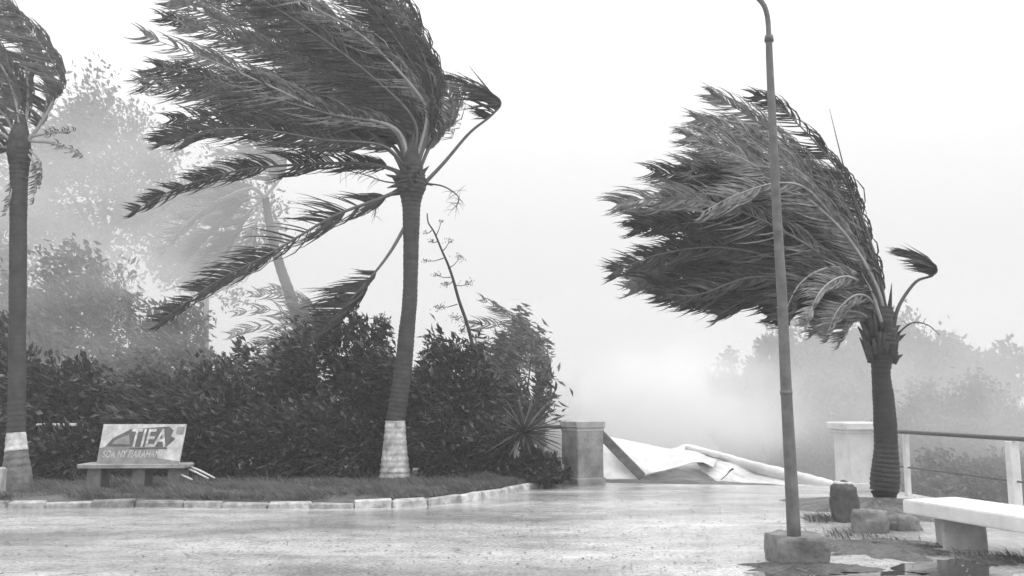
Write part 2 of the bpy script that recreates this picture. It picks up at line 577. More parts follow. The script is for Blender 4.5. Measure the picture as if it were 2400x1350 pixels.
# --- the big palm left of centre
D1 = 16.4
palm = empty('palm_tree', at(925, 1112, D1), 'tall windblown palm with whitewashed trunk base in the planted bed', 'palm tree', 'palms bent by the storm')
mb = MB(); trunk_tube(mb, [(985, 905, 948), (930, 914, 957), (860, 925, 966), (780, 934, 972), (700, 943, 978), (600, 945, 981), (500, 943, 985), (462, 938, 990), (430, 932, 1000), (390, 940, 992)], D1)
mb.build('trunk', M_TRUNK, palm, True)
mb = MB(); trunk_tube(mb, [(1118, 890, 960), (1095, 893, 958), (1060, 896, 955), (1020, 901, 951), (986, 904, 949)], D1, ring=0.1)
mb.build('painted_base', M_LIME, palm, True)
F1 = [  # (polyline, depth drift, leaf length, leaflets, dark?, start)
    ([(972, 395), (1012, 290), (1002, 180), (945, 70), (865, -40), (760, -120)], 0.3, .8, 100, 0, .15),
    ([(970, 395), (1000, 270), (960, 195), (850, 85), (740, 20), (630, -35)], -0.7, .75, 95, 0, .2),
    ([(966, 395), (970, 280), (870, 170), (730, 60), (590, -30), (470, -70)], 0.5, .8, 100, 0, .15),
    ([(962, 398), (925, 300), (775, 265), (640, 205), (490, 140), (340, 85)], -0.9, .75, 95, 0, .2),
    ([(962, 398), (925, 300), (790, 185), (630, 95), (500, 40), (400, 0)], 0.2, .8, 100, 0, .15),
    ([(960, 400), (910, 310), (760, 285), (600, 250), (450, 215), (335, 200)], 0.7, .8, 100, 1, .15),
    ([(958, 400), (890, 340), (750, 325), (590, 300), (460, 300), (370, 335)], -0.3, .7, 95, 1, .15),
    ([(955, 410), (870, 385), (720, 385), (560, 400), (420, 440), (310, 495)], 0.4, .55, 110, 1, .12),
    ([(950, 440), (880, 470), (780, 508), (640, 590), (500, 665), (372, 755)], -0.6, .62, 110, 1, .12),
    ([(958, 515), (915, 590), (865, 655), (810, 715), (755, 775)], -0.5, .62, 70, 1, .42),
    ([(985, 440), (1040, 382), (1100, 312), (1150, 272), (1174, 240), (1140, 212), (1065, 180)], -0.4, .69, 52, 1, .46),
    ([(978, 410), (1012, 335), (1060, 270), (1045, 215), (960, 150), (860, 110)], 0.9, .8, 95, 0, .15),
    ([(975, 400), (1000, 310), (985, 240), (900, 170), (780, 110), (660, 50)], 1.1, .8, 95, 1, .15),
    ([(968, 400), (960, 320), (880, 250), (740, 210), (600, 180), (470, 190)], 1.3, .8, 95, 1, .15),
    ([(960, 400), (930, 330), (820, 300), (680, 240), (540, 220), (420, 160)], 1.0, .8, 95, 1, .15),
    ([(970, 400), (985, 300), (930, 200), (810, 110), (690, 50), (560, 20)], -0.2, .8, 95, 0, .15),
    ([(965, 400), (940, 310), (840, 220), (700, 140), (560, 90), (430, 60)], -0.1, .8, 95, 0, .15),
    ([(960, 400), (905, 330), (780, 300), (650, 290), (520, 270), (400, 280)], 1.2, .75, 95, 1, .15),
    ([(968, 395), (965, 290), (880, 150), (740, 40), (600, -40), (440, -60)], -0.4, .8, 100, 0, .15),
    ([(964, 398), (940, 290), (820, 170), (680, 70), (550, 0), (420, -30)], 0.8, .8, 100, 0, .15),
    ([(964, 398), (935, 300), (810, 230), (660, 150), (520, 80), (380, 40)], 0.6, .8, 100, 1, .15),
]
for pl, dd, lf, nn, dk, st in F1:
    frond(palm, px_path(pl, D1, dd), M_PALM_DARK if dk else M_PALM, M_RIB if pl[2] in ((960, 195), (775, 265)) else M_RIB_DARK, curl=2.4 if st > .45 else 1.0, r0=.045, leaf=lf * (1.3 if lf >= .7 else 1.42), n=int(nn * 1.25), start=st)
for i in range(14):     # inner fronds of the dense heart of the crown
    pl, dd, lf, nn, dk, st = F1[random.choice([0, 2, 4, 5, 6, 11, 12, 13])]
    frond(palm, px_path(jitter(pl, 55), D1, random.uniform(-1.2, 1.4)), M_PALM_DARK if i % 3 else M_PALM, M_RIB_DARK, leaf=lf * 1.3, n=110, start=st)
for i in range(40):     # old leaf bases round the top of the trunk
    a = random.uniform(0, 2 * math.pi)
    c = at(965 + 22 * math.cos(a), random.uniform(398, 468), D1 + 0.17 * math.sin(a))
    tip = c + Vector((math.cos(a) * random.uniform(.08, .30) - .06, math.sin(a) * .25, random.uniform(-.05, .28)))
    mb = MB(); mb.tube([c, c.lerp(tip, .5) + Vector((0, 0, .03)), tip], [.05, .035, .006], 6)
    mb.build('leaf_base', M_FIBRE, palm, True)
mb = MB(); mb.tube([at(966, 470, D1), at(966, 440, D1), at(965, 405, D1), at(966, 360, D1), at(975, 300, D1)], [.18, .23, .21, .15, .06], 14)
mb.build('crown_fibre', M_FIBRE, palm, True)
def spray(parent, pl, d, name='dry_flower_branch', twigs=26, ln=.35, mat=M_STALK, r0=.018):
    mb = MB()
    pts = spline(px_path(pl, d, -0.2), 16)
    mb.tube(pts, [r0 * (1 - .7 * i / 15) for i in range(16)], 5)
    for i in range(twigs):
        p = pts[random.randint(6, 15)]
        v = Vector((random.uniform(-1, .4), random.uniform(-.5, .5), random.uniform(-1, .6))).normalized() * ln * random.uniform(.4, 1)
        mb.tube([p, p + v * .5 + Vector((0, 0, .02)), p + v], [.005, .004, .002], 4, False)
    mb.build(name, mat, parent)
spray(palm, [(1000, 430), (1040, 437), (1072, 458), (1074, 475), (1060, 492)], D1)
spray(palm, [(945, 430), (900, 425), (850, 408), (800, 398)], D1, twigs=18)
spray(palm, [(950, 452), (905, 460), (885, 480), (878, 505)], D1, twigs=14, ln=.2, r0=.03)

# --- the palm on the right
D2 = 13.5
palm2 = empty('palm_tree', at(2075, 1168, D2), 'short leaning dark palm beside the white gate pillar', 'palm tree', 'palms bent by the storm')
mb = MB(); trunk_tube(mb, [(1150, 2042, 2104), (1120, 2042, 2107), (1085, 2046, 2106), (1040, 2050, 2103), (950, 2047, 2097), (880, 2044, 2086), (850, 2041, 2090), (820, 2032, 2096), (790, 2030, 2100), (755, 2034, 2098), (720, 2042, 2092)], D2, ring=.07)
mb.build('trunk', M_TRUNK_DARK, palm2, True)
mb = MB(); trunk_tube(mb, [(1192, 2058, 2092), (1168, 2050, 2098), (1151, 2043, 2103)], D2, ring=.07)
mb.build('rotten_base', M_ROT, palm2, True)
F2 = [
    ([(2078, 770), (2068, 680), (2036, 555), (1985, 430), (1912, 335), (1826, 250), (1770, 225)], 0.3, .55, 100, 1, .15),
    ([(2075, 770), (2058, 680), (1990, 560), (1905, 475), (1825, 425), (1740, 372), (1640, 335)], -0.7, .62, 100, 0, .2),
    ([(2070, 770), (2045, 650), (1955, 480), (1860, 355), (1760, 275), (1668, 222)], 0.3, .7, 100, 0, .15),
    ([(2068, 770), (2035, 680), (1900, 540), (1785, 440), (1690, 385), (1600, 385)], 0.6, .7, 100, 0, .15),
    ([(2066, 770), (2020, 675), (1880, 570), (1720, 500), (1580, 490), (1490, 510)], 0.3, .7, 100, 0, .15),
    ([(2066, 772), (2000, 685), (1850, 615), (1690, 580), (1550, 595), (1440, 635)], -0.3, .6, 95, 1, .15),
    ([(2064, 772), (1990, 695), (1860, 650), (1730, 640), (1610, 670), (1520, 635)], 0.6, .6, 95, 1, .15),
    ([(2058, 778), (2046, 700), (2005, 640), (1940, 628), (1880, 660), (1845, 720), (1838, 770)], -1.1, .55, 85, 1, .2),
    ([(2060, 780), (1985, 725), (1900, 705), (1790, 700), (1690, 700), (1610, 700)], 0.5, .5, 95, 1, .15),
    ([(2070, 770), (1995, 580), (1905, 455), (1830, 428), (1730, 455), (1645, 498)], -0.9, .62, 95, 0, .2),
    ([(2072, 770), (2050, 640), (1995, 500), (1910, 400), (1800, 340), (1700, 290)], 0.9, .7, 100, 0, .15),
    ([(2068, 770), (2010, 640), (1900, 520), (1800, 470), (1680, 450), (1560, 440)], 1.1, .7, 100, 1, .15),
    ([(2066, 770), (2010, 690), (1910, 600), (1800, 560), (1680, 540), (1570, 560)], 0.9, .7, 100, 1, .15),
    ([(2066, 772), (2000, 700), (1900, 640), (1790, 610), (1690, 640), (1600, 620)], -0.1, .65, 100, 1, .12),
    ([(2062, 778), (2010, 735), (1960, 700), (1900, 700), (1850, 730), (1800, 740)], 0.2, .5, 85, 1, .12),
    ([(2072, 770), (2045, 640), (1960, 530), (1860, 470), (1760, 440), (1650, 420)], 0.1, .7, 100, 1, .15),
    ([(2062, 775), (2035, 720), (1990, 690), (1930, 740), (1905, 770)], 0.2, .45, 60, 1, .15),
    ([(2072, 770), (2050, 645), (1970, 500), (1860, 390), (1740, 310), (1630, 280)], 0.1, .7, 100, 0, .15),
    ([(2070, 770), (2040, 660), (1920, 520), (1800, 400), (1690, 330), (1610, 320)], -0.3, .7, 100, 0, .15),
    ([(2066, 772), (2005, 705), (1880, 680), (1760, 700), (1680, 740)], -0.2, .55, 90, 1, .15),
    ([(2066, 772), (2010, 700), (1900, 660), (1760, 650), (1640, 690), (1560, 690)], -0.4, .6, 95, 1, .15),
]
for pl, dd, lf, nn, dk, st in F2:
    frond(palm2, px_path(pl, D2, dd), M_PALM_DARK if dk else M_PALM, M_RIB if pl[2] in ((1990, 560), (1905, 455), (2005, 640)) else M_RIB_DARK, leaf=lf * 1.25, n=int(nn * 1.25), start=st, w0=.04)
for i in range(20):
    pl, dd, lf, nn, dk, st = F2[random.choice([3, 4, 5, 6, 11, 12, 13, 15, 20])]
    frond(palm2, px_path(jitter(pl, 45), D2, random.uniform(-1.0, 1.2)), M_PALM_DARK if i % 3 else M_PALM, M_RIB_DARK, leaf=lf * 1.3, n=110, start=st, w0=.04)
frond(palm2, px_path([(2092, 770), (2108, 715), (2145, 662), (2178, 648), (2196, 634), (2176, 610), (2110, 588)], D2, -.3), M_PALM_DARK, M_RIB_DARK, leaf=.6, n=44, start=.55, r0=.035, curl=2.4)
mb = MB(); mb.tube(spline(px_path([(2074, 760), (2040, 600), (1988, 430), (1966, 345), (1944, 255)], D2, -.2), 24), [.022 * (1 - .85 * i / 23) for i in range(24)], 6)
mb.build('spear_leaf', M_PALM_DARK, palm2, True)
spray(palm2, [(2100, 795), (2112, 775), (2140, 756), (2175, 762), (2202, 785)], D2, twigs=5, ln=.12)
for pl in ([(2082, 750), (2086, 710), (2090, 664)], [(2078, 745), (2070, 700), (2062, 650)], [(2096, 800), (2112, 790), (2124, 782)]):
    mb = MB(); mb.tube(spline(px_path(pl, D2, -.1), 8), [.05, .045, .04, .033, .025, .018, .01, .004], 6)
    mb.build('leaf_base', M_FIBRE, palm2, True)
for i in range(46):
    a = random.uniform(0, 2 * math.pi)
    c = at(2064 + 30 * math.cos(a), random.uniform(770, 855), D2 + 0.18 * math.sin(a))
    tip = c + Vector((math.cos(a) * random.uniform(.06, .16), math.sin(a) * .14, random.uniform(.10, .34)))
    mb = MB(); mb.tube([c, c.lerp(tip, .5) + Vector((0, 0, .03)), tip], [.05, .035, .008], 6)
    mb.build('leaf_base', M_FIBRE, palm2, True)
for pl, dd in (([(2064, 775), (2044, 690), (1985, 648), (1925, 680), (1885, 765)], -1.2), ([(2068, 778), (2052, 715), (2012, 690), (1965, 725), (1935, 792)], -.9), ([(2060, 780), (2020, 735), (1960, 735), (1900, 780)], -.5), ([(2062, 780), (2030, 740), (1990, 750), (1965, 800)], -.3)):
    frond(palm2, px_path(pl, D2, dd), M_PALM, M_RIB, leaf=.5, n=70, start=.2, w0=.04)
frond(palm2, px_path([(2072, 815), (2066, 760), (2045, 690), (2020, 640)], D2, -.5), M_PALM_DARK, M_RIB, leaf=.35, n=30, start=.6, r0=.05)

# --- the palm cut off by the left edge of the photograph
D3 = 14.2
palm3 = empty('palm_tree', at(38, 1140, D3), 'palm with painted foot at the left edge, its crown cut off', 'palm tree', 'palms bent by the storm')
mb = MB(); trunk_tube(mb, [(1012, 18, 58), (940, 20, 59), (800, 22, 59), (650, 23, 61), (500, 24, 62), (400, 24, 66), (350, 20, 74)], D3)
mb.build('trunk', M_TRUNK, palm3, True)
mb = MB(); trunk_tube(mb, [(1056, 14, 63), (1034, 16, 60), (1013, 18, 58)], D3, ring=.1)
mb.build('painted_band', M_LIME, palm3, True)
mb = MB(); trunk_tube(mb, [(1150, 4, 74), (1110, 8, 70), (1080, 11, 66), (1057, 14, 63)], D3, ring=.1)
mb.build('root_boss', M_CONC_DARK, palm3, True)
F3 = [
    ([(52, 345), (96, 290), (128, 230), (142, 195), (120, 140), (70, 70), (20, 10)], -.2, .75, 90, 0, .3),
    ([(48, 345), (66, 240), (58, 150), (20, 40), (-60, -40), (-160, -90)], .3, .8, 100, 0, .15),
    ([(46, 345), (40, 250), (0, 150), (-90, 80), (-200, 40)], -.5, .8, 100, 0, .15),
    ([(44, 345), (10, 270), (-70, 210), (-180, 180), (-300, 170)], .4, .8, 100, 0, .15),
    ([(44, 350), (0, 310), (-90, 280), (-200, 290), (-310, 330)], -.4, .8, 100, 1, .15),
    ([(44, 355), (0, 345), (-100, 360), (-220, 420)], .3, .8, 90, 1, .15),
    ([(50, 345), (88, 300), (110, 230), (80, 130), (10, 60), (-80, 10)], .8, .8, 95, 0, .2),
    ([(46, 345), (60, 270), (30, 180), (-50, 120), (-150, 90)], .9, .8, 95, 1, .2),
]
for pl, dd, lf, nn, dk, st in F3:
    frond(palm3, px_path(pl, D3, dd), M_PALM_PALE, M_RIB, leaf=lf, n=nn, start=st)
for pl in ([(56, 350), (78, 380), (84, 430), (74, 480)], [(50, 350), (40, 400), (24, 460), (10, 505)], [(60, 345), (88, 370), (96, 400), (92, 440)], [(66, 330), (120, 335), (165, 350), (200, 372)], [(70, 320), (120, 312), (180, 305)]):
    frond(palm3, px_path(pl, D3, -.2), M_PALM, M_RIB, leaf=.16, n=16, start=.35, r0=.03, name='broken_frond')
mb = MB(); mb.tube([at(44, 385, D3), at(44, 355, D3), at(46, 320, D3), at(50, 270, D3)], [.15, .19, .16, .06], 12)
mb.build('crown_fibre', M_FIBRE, palm3, True)

# --- pale palm far behind, between the fronds
D4 = 70
palm4 = empty('palm_tree', at(700, 800, D4), 'pale distant palm with leaning bare trunk behind the shrubs', 'palm tree', 'palms bent by the storm')
palm4.location = Vector((at(706, 800, D4).x, D4, 1.0))
p0 = Vector((at(712, 800, D4).x, D4, -0.1))
pts = spline([p0, at(704, 800, D4), at(682, 700, D4), at(655, 620, D4), at(635, 540, D4), at(622, 465, D4)], 60)
mb = MB(); mb.tube(pts, [.54 * (1 - .45 * i / 59) * (1.02 - .04 * (i % 3)) for i in range(60)], 12)
mb.build('trunk', M_TRUNK, palm4, True)
for pl, dd in [([(622, 460), (640, 430), (610, 400), (540, 400), (450, 430)], 0), ([(620, 460), (590, 440), (510, 470), (440, 520), (380, 590)], -1),
           ([(620, 462), (570, 470), (500, 530), (440, 600)], 1.5), ([(622, 462), (600, 520), (580, 610), (540, 650), (480, 685)], -.5),
           ([(622, 460), (655, 420), (660, 380), (600, 350), (500, 360)], 1), ([(620, 460), (560, 430), (460, 440), (350, 500)], 2), ([(622, 462), (580, 500), (520, 590), (460, 640)], .6)]:
    frond(palm4, px_path(pl, D4, dd * 1.6), M_PALM_PALE, M_RIB, leaf=2.4, n=80, r0=.14, w0=.2)

# --- young palms among the shrubs
def young_palm(label, heart, d, lines, base_py, leaf, mat=M_PALM):
    b = at(heart[0], heart[1], d)
    g = Vector((b.x + .1, d, 0.08))
    e = empty('young_palm', g, label, 'palm tree', 'young palms among the shrubs')
    mb = MB(); mb.tube([g - Vector((0, 0, .1)), g.lerp(b, .5), b], [.16, .13, .12], 10)
    mb.build('trunk', M_TRUNK, e, True)
    for pl in lines:
        frond(e, px_path([heart] + pl, d, random.uniform(-.8, .8)), mat, M_RIB_DARK, leaf=leaf, n=30, start=.12, r0=.02 * leaf / .6, w0=.045 * leaf / .6)
    return e
young_palm('young palm swept left at the right end of the shrubs', (1262, 900), 30,
           [[(1278, 850), (1255, 800), (1190, 740), (1130, 700)], [(1270, 840), (1220, 790), (1150, 760), (1090, 760)], [(1268, 850), (1225, 810), (1170, 800), (1110, 815)],
            [(1282, 870), (1270, 820), (1215, 765), (1160, 715)], [(1250, 860), (1190, 840), (1120, 850)], [(1285, 900), (1278, 860), (1230, 850), (1160, 870)]], 1100, .85, M_PALM_PALE)
young_palm('young palm with thin streaming leaves behind the middle shrubs', (735, 810), 42,
           [[(745, 760), (715, 715), (650, 690), (590, 690)], [(730, 770), (690, 740), (620, 725), (550, 735)], [(725, 780), (670, 760), (600, 765), (540, 785)],
            [(750, 770), (735, 730), (690, 700), (630, 670)], [(720, 800), (660, 790), (590, 810)], [(755, 780), (748, 745), (712, 735), (660, 740)]], 1100, 1.2, M_PALM_PALE)

# ------------------------------------------------------------------ shrubs and trees
def leaf_cloud(rx, ry, rz, clumps, per, ln, wd, wind=0.7, seed=0, shell=0.45, flat=0.0):
    """leaves in uneven clumps through an ellipsoid centred on the origin"""
    g = np.random.default_rng(seed)
    u = g.normal(size=(clumps, 3)); u /= np.linalg.norm(u, axis=1)[:, None]
    rad = shell + (1 - shell) * g.random(clumps) ** 0.7
    c = u * rad[:, None]
    c *= (1 + 0.22 * g.normal(size=(clumps, 1)) * (rad[:, None] > .7))
    cr = g.uniform(.13, .30, size=clumps)
    idx = np.repeat(np.arange(clumps), per)
    off = g.normal(size=(len(idx), 3)) * .62
    off[:, 0] -= np.abs(g.normal(size=len(idx))) * .35 * wind
    p = c[idx] + off * cr[idx][:, None]
    out = p / (np.linalg.norm(p, axis=1)[:, None] + 1e-6)
    sc_ = np.array([rx, ry, rz])
    p = p * sc_
    d = out * .6 + g.normal(size=p.shape) * .55 + np.array([-wind, 0, .12])
    d /= np.linalg.norm(d, axis=1)[:, None]
    nrm = g.normal(size=p.shape)
    s = np.cross(d, nrm); s /= (np.linalg.norm(s, axis=1)[:, None] + 1e-6)
    nn = np.cross(s, d)
    l = ln * g.uniform(.6, 1.25, size=(len(p), 1)); w = wd * g.uniform(.7, 1.2, size=(len(p), 1))
    v = np.empty((len(p), 4, 3))
    v[:, 0] = p
    v[:, 1] = p + d * l * .5 + s * w * .5 + nn * l * .08
    v[:, 2] = p + d * l - nn * l * .05
    v[:, 3] = p + d * l * .5 - s * w * .5 + nn * l * .08
    f = np.arange(len(p) * 4).reshape(-1, 4)
    return v.reshape(-1, 3), f, c * sc_

SEED = [100]
def shrub(label, x0, x1, top, d, depth=2.0, mat=M_SHRUB, clumps=70, per=110, ln=.17, wd=.07, base=0.08, group='shrubs in the planted bed', name='shrub', cat='shrub', wind=.7, shoots=0, bark=M_BARK, low=0.0):
    SEED[0] += 1
    a, b = at(x0, top, d), at(x1, top, d)
    cx, w = (a.x + b.x) / 2, (b.x - a.x)
    h = a.z - base
    rx, rz = w / 2 * .95, (h - low) / 2 * 1.0
    e = empty(name, (cx, d, base), label, cat, group)
    v, f, cl = leaf_cloud(rx, depth / 2, rz, clumps, per, ln, wd, wind, SEED[0])
    ctr = np.array([cx, d, base + low + rz])
    v = v + ctr
    v[:, 2] = np.maximum(v[:, 2], base - .02)
    o = link('foliage', np_mesh('foliage', v, f, mat, False, M_UNDER, .10), e); o['kind'] = 'stuff'
    cl = cl + ctr
    mb = MB()
    root = Vector((cx, d, base - .05))
    g = random.Random(SEED[0])
    for k in range(12):
        tgt = Vector(cl[g.randrange(len(cl))])
        mid = root.lerp(tgt, .5) + Vector((g.uniform(-.1, .1) * w, 0, .1 * h))
        r_ = .012 + .006 * h
        mb.tube(spline([root + Vector((g.uniform(-.1, .1) * w, g.uniform(-.1, .1), 0)), mid, tgt], 7), [r_ * (1 - .12 * i) for i in range(7)], 5)
    mb.build('branches', bark, e, True)
    if shoots:
        mb = MB()
        vs, fs = [], []
        for k in range(shoots):
            sx = g.uniform(-.7, .9) * rx
            p0 = Vector((cx + sx, d + g.uniform(-.4, .4), base + h * (.78 + .1 * g.random())))
            p1 = p0 + Vector((g.uniform(-.25, .3), g.uniform(-.1, .1), g.uniform(.25, .6)))
            mb.tube([p0, p0.lerp(p1, .5) + Vector((.03, 0, 0)), p1], [.012, .009, .005], 4)
            for q in range(16):
                p = p0.lerp(p1, .25 + .75 * g.random())
                dv = Vector((g.uniform(-1, .5), g.uniform(-.6, .6), g.uniform(-.2, 1))).normalized()
                sd = dv.orthogonal().normalized() * .022
                l_ = g.uniform(.06, .14)
                mb.add([p, p + dv * l_ * .5 + sd, p + dv * l_, p + dv * l_ * .5 - sd], [(0, 1, 2, 3)])
        o = mb.build('shoots', mat, e); o['kind'] = 'stuff'
    return e
# dark hedge of shrubs behind the kerb, from left to right
shrub('dark shrub behind the painted palm foot at the left edge', -90, 130, 800, 18.6, 2.2, M_SHRUB_MID, 60, 80, .22, .1)
shrub('broad dark shrub between the left palm and the sign', 80, 330, 850, 18.0, 2.2, M_SHRUB, 60, 90, .2, .09)
shrub('dark shrub right behind the painted sign', 280, 500, 890, 17.4, 2.0, M_SHRUB_MID, 50, 90, .24, .07, shoots=10, wind=1.2)
shrub('tall dark shrub to the right of the sign', 410, 580, 850, 18.2, 2.2, M_SHRUB_MID, 45, 80, .2, .09)
shrub('rounded dark shrub under the drooping palm frond', 590, 780, 805, 19.0, 2.4, M_SHRUB_MID, 48, 75, .2, .08, shoots=10)
shrub('tallest dark shrub with upright shoots left of the big palm trunk', 690, 920, 750, 18.3, 2.4, M_SHRUB, 62, 80, .18, .08, shoots=46)
shrub('dark shrub directly behind the big palm trunk', 830, 1030, 810, 17.8, 2.0, M_SHRUB, 50, 90, .22, .07, wind=1.1)
shrub('dark shrub with spiky shoots just right of the big palm trunk', 960, 1140, 825, 17.9, 2.0, M_SHRUB, 48, 80, .2, .08, shoots=26)
shrub('greyish shrub at the foot of the bare flower stalk', 1060, 1300, 865, 18.9, 2.2, M_SHRUB_LIGHT, 52, 90, .24, .07, wind=1.3, shoots=12)
shrub('loose pale bush streaming left above the yucca', 1110, 1285, 745, 25, 2.5, M_TREE, 34, 60, .34, .08, wind=1.8)
shrub('low dark shrub under the spiky yucca', 1080, 1240, 985, 17.2, 1.3, clumps=45)
shrub('lowest dark shrub sprawling against the grey gate pillar', 1190, 1330, 1075, 16.0, 1.0, clumps=40, per=90)
shrub('low dark shrub in front between big palm and sign', 560, 800, 950, 16.9, 1.4, clumps=50)
shrub('low dark shrub to the left of the whitewashed palm base', 740, 900, 960, 16.8, 1.2, clumps=45)
shrub('low dark shrub to the right of the whitewashed palm base', 950, 1120, 970, 16.8, 1.2, clumps=45)
shrub('low dark shrub behind the pale broken sticks', 420, 600, 960, 16.9, 1.3, clumps=45)
shrub('low dark shrub in front of the white coped wall', 60, 225, 1003, 16.2, .9, clumps=40, per=110)
# paler, taller bushes behind
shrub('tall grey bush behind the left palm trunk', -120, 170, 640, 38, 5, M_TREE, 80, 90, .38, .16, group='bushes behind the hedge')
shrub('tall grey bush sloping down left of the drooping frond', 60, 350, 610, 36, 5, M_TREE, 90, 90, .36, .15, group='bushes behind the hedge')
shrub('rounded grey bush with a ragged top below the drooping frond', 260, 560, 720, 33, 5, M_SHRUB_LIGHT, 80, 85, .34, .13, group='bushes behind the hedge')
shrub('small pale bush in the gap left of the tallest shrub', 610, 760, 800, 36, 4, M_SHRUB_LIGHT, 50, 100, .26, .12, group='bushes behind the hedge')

def tree(label, x0, x1, top, bot, d, base, depth=None, mat=M_TREE, clumps=70, per=90, ln=.5, wd=.22, group=None, name='broad_tree', wind=.6, seed=None, shell=.45):
    SEED[0] += 1
    a, b, lo = at(x0, top, d), at(x1, top, d), at((x0 + x1) / 2, bot, d)
    cx, w = (a.x + b.x) / 2, (b.x - a.x)
    rx, rz = w / 2 * .95, (a.z - lo.z) / 2
    ctr = Vector((cx, d, lo.z + rz))
    e = empty(name, (cx, d, base), label, 'tree', group)
    v, f, cl = leaf_cloud(rx, (depth or w) / 2, rz, clumps, per, ln, wd, wind, SEED[0], shell)
    v = v + np.array(ctr)
    link('crown', np_mesh('crown', v, f, mat), e)
    cl = cl + np.array(ctr)
    mb = MB()
    root = Vector((cx + .05 * w, d, base - .3))
    fork = Vector((cx + .03 * w, d, max(base + .5, ctr.z - .65 * rz)))
    r0 = .018 * (a.z - base) + .05
    mb.tube([root, root.lerp(fork, .5), fork], [r0, r0 * .8, r0 * .7], 9)
    g = random.Random(SEED[0])
    for k in range(11):
        tgt = Vector(cl[g.randrange(len(cl))])
        mb.tube(spline([fork, fork.lerp(tgt, .5) + Vector((0, 0, .06 * w)), tgt], 8), [r0 * .5 * (1 - .11 * i) for i in range(8)], 6)
    mb.build('trunk', M_BARK, e, True)
    return e
G1 = 'pale trees behind the bushes'
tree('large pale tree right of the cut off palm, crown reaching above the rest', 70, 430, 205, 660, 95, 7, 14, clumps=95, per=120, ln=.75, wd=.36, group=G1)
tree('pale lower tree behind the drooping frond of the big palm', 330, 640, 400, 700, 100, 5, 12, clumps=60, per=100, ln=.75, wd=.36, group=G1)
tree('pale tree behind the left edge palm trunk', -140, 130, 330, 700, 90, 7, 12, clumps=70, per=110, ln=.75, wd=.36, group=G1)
# wooded headland in the rain behind the railing
G2 = 'trees on the headland behind the railing'
HL = 'hazy round tree of the wooded headland beyond the railing'
for (x, tp, w, d, bt) in [(1745, 868, 140, 116, 1090), (1815, 812, 150, 118, 1060), (1900, 776, 170, 120, 1040), (1990, 778, 150, 120, 1030), (2080, 772, 150, 121, 1030), (2165, 780, 150, 119, 1040),
                          (2255, 806, 160, 117, 1060), (2332, 848, 130, 114, 1080), (1790, 930, 150, 104, 1130), (1930, 900, 170, 104, 1130), (2070, 890, 170, 104, 1130)]:
    d *= 1.36
    c = at(x, 900, d)
    tree(HL, x - w / 2, x + w / 2, tp, bt, d, height(c.x, d), clumps=80, per=100, ln=1.3, wd=.65, group=G2, mat=M_HEAD)
for (x, tp, w, d, bt, lab) in [(2200, 900, 170, 80, 1130, 'grey tree in the middle of the slope behind the railing'), (2310, 925, 170, 74, 1160, 'dark grey tree on the slope behind the square rail post'),
                          (2392, 985, 130, 70, 1180, 'dark grey tree at the right edge behind the railing'), (2130, 970, 130, 78, 1180, 'grey tree just right of the short palm trunk'),
                          (2290, 1070, 260, 52, 1230, 'low grey bush under the lower rail behind the bench')]:
    d *= 1.2
    c = at(x, 900, d)
    tree(lab, x - w / 2, x + w / 2, tp, bt, d, height(c.x, d), clumps=70, per=110, ln=.6, wd=.33, group='trees on the near slope')
# almost lost in the haze, part of it put into the leaf colour: the trees of the far shore
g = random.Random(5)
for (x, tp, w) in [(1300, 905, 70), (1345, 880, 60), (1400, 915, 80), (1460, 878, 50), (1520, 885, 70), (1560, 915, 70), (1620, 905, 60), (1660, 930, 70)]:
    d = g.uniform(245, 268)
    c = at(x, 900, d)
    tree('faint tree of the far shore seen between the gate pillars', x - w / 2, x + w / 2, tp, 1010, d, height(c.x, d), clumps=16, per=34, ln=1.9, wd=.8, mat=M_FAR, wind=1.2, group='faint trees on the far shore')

# ------------------------------------------------------------------ agave with its tall flower stalk
DA = 19.2
b = Vector((at(1118, 900, DA).x, DA, .08))
ag = empty('agave_plant', b, 'tall thin bare agave flower stalk with tufts rising above the shrubs', 'agave')
stalk_px = [(1122, 880), (1110, 820), (1095, 760), (1076, 705), (1062, 655), (1050, 620), (1036, 588), (1018, 545), (1004, 522), (1001, 500)]
pts = spline([b] + [at(x, y, DA) for x, y in stalk_px], 60)
mb = MB(); mb.tube(pts, [.05 * (1 - .75 * i / 59) for i in range(60)], 7)
mb.build('flower_stalk', M_STALK, ag, True)
def umbel(p0, p1, s):
    a, c = at(*p0, DA), at(*p1, DA + random.uniform(-.15, .15))
    mb = MB(); mid = a.lerp(c, .5) + Vector((0, 0, -.03))
    mb.tube([a, mid, c], [.012, .009, .007], 5)
    for k in range(int(40 * s)):
        q = c + Vector((random.gauss(0, .055), random.gauss(0, .055), random.gauss(0, .035))) * s
        v = Vector((random.uniform(-1, .6), random.uniform(-1, 1), random.uniform(-.2, 1))).normalized() * .05
        sd = v.orthogonal().normalized() * .012
        mb.add([q, q + v * .5 + sd, q + v, q + v * .5 - sd], [(0, 1, 2, 3)])
    o = mb.build('flower_tuft', M_STALK, ag); o['kind'] = 'stuff'
for p0, p1, s in [((1022, 553), (1034, 520), .5), ((1012, 540), (998, 546), .5), ((1026, 565), (1012, 566), .5), ((1036, 590), (1054, 565), .8), ((1040, 605), (998, 612), .6), ((1050, 630), (1078, 605), 1.1),
                  ((1056, 650), (1024, 645), .8), ((1060, 660), (1045, 668), 1), ((1072, 713), (1028, 720), 1.3), ((1082, 742), (1066, 748), 1.2), ((1064, 668), (1098, 666), 1.2), ((1092, 752), (1084, 778), .8)]:
    umbel(p0, p1, s)
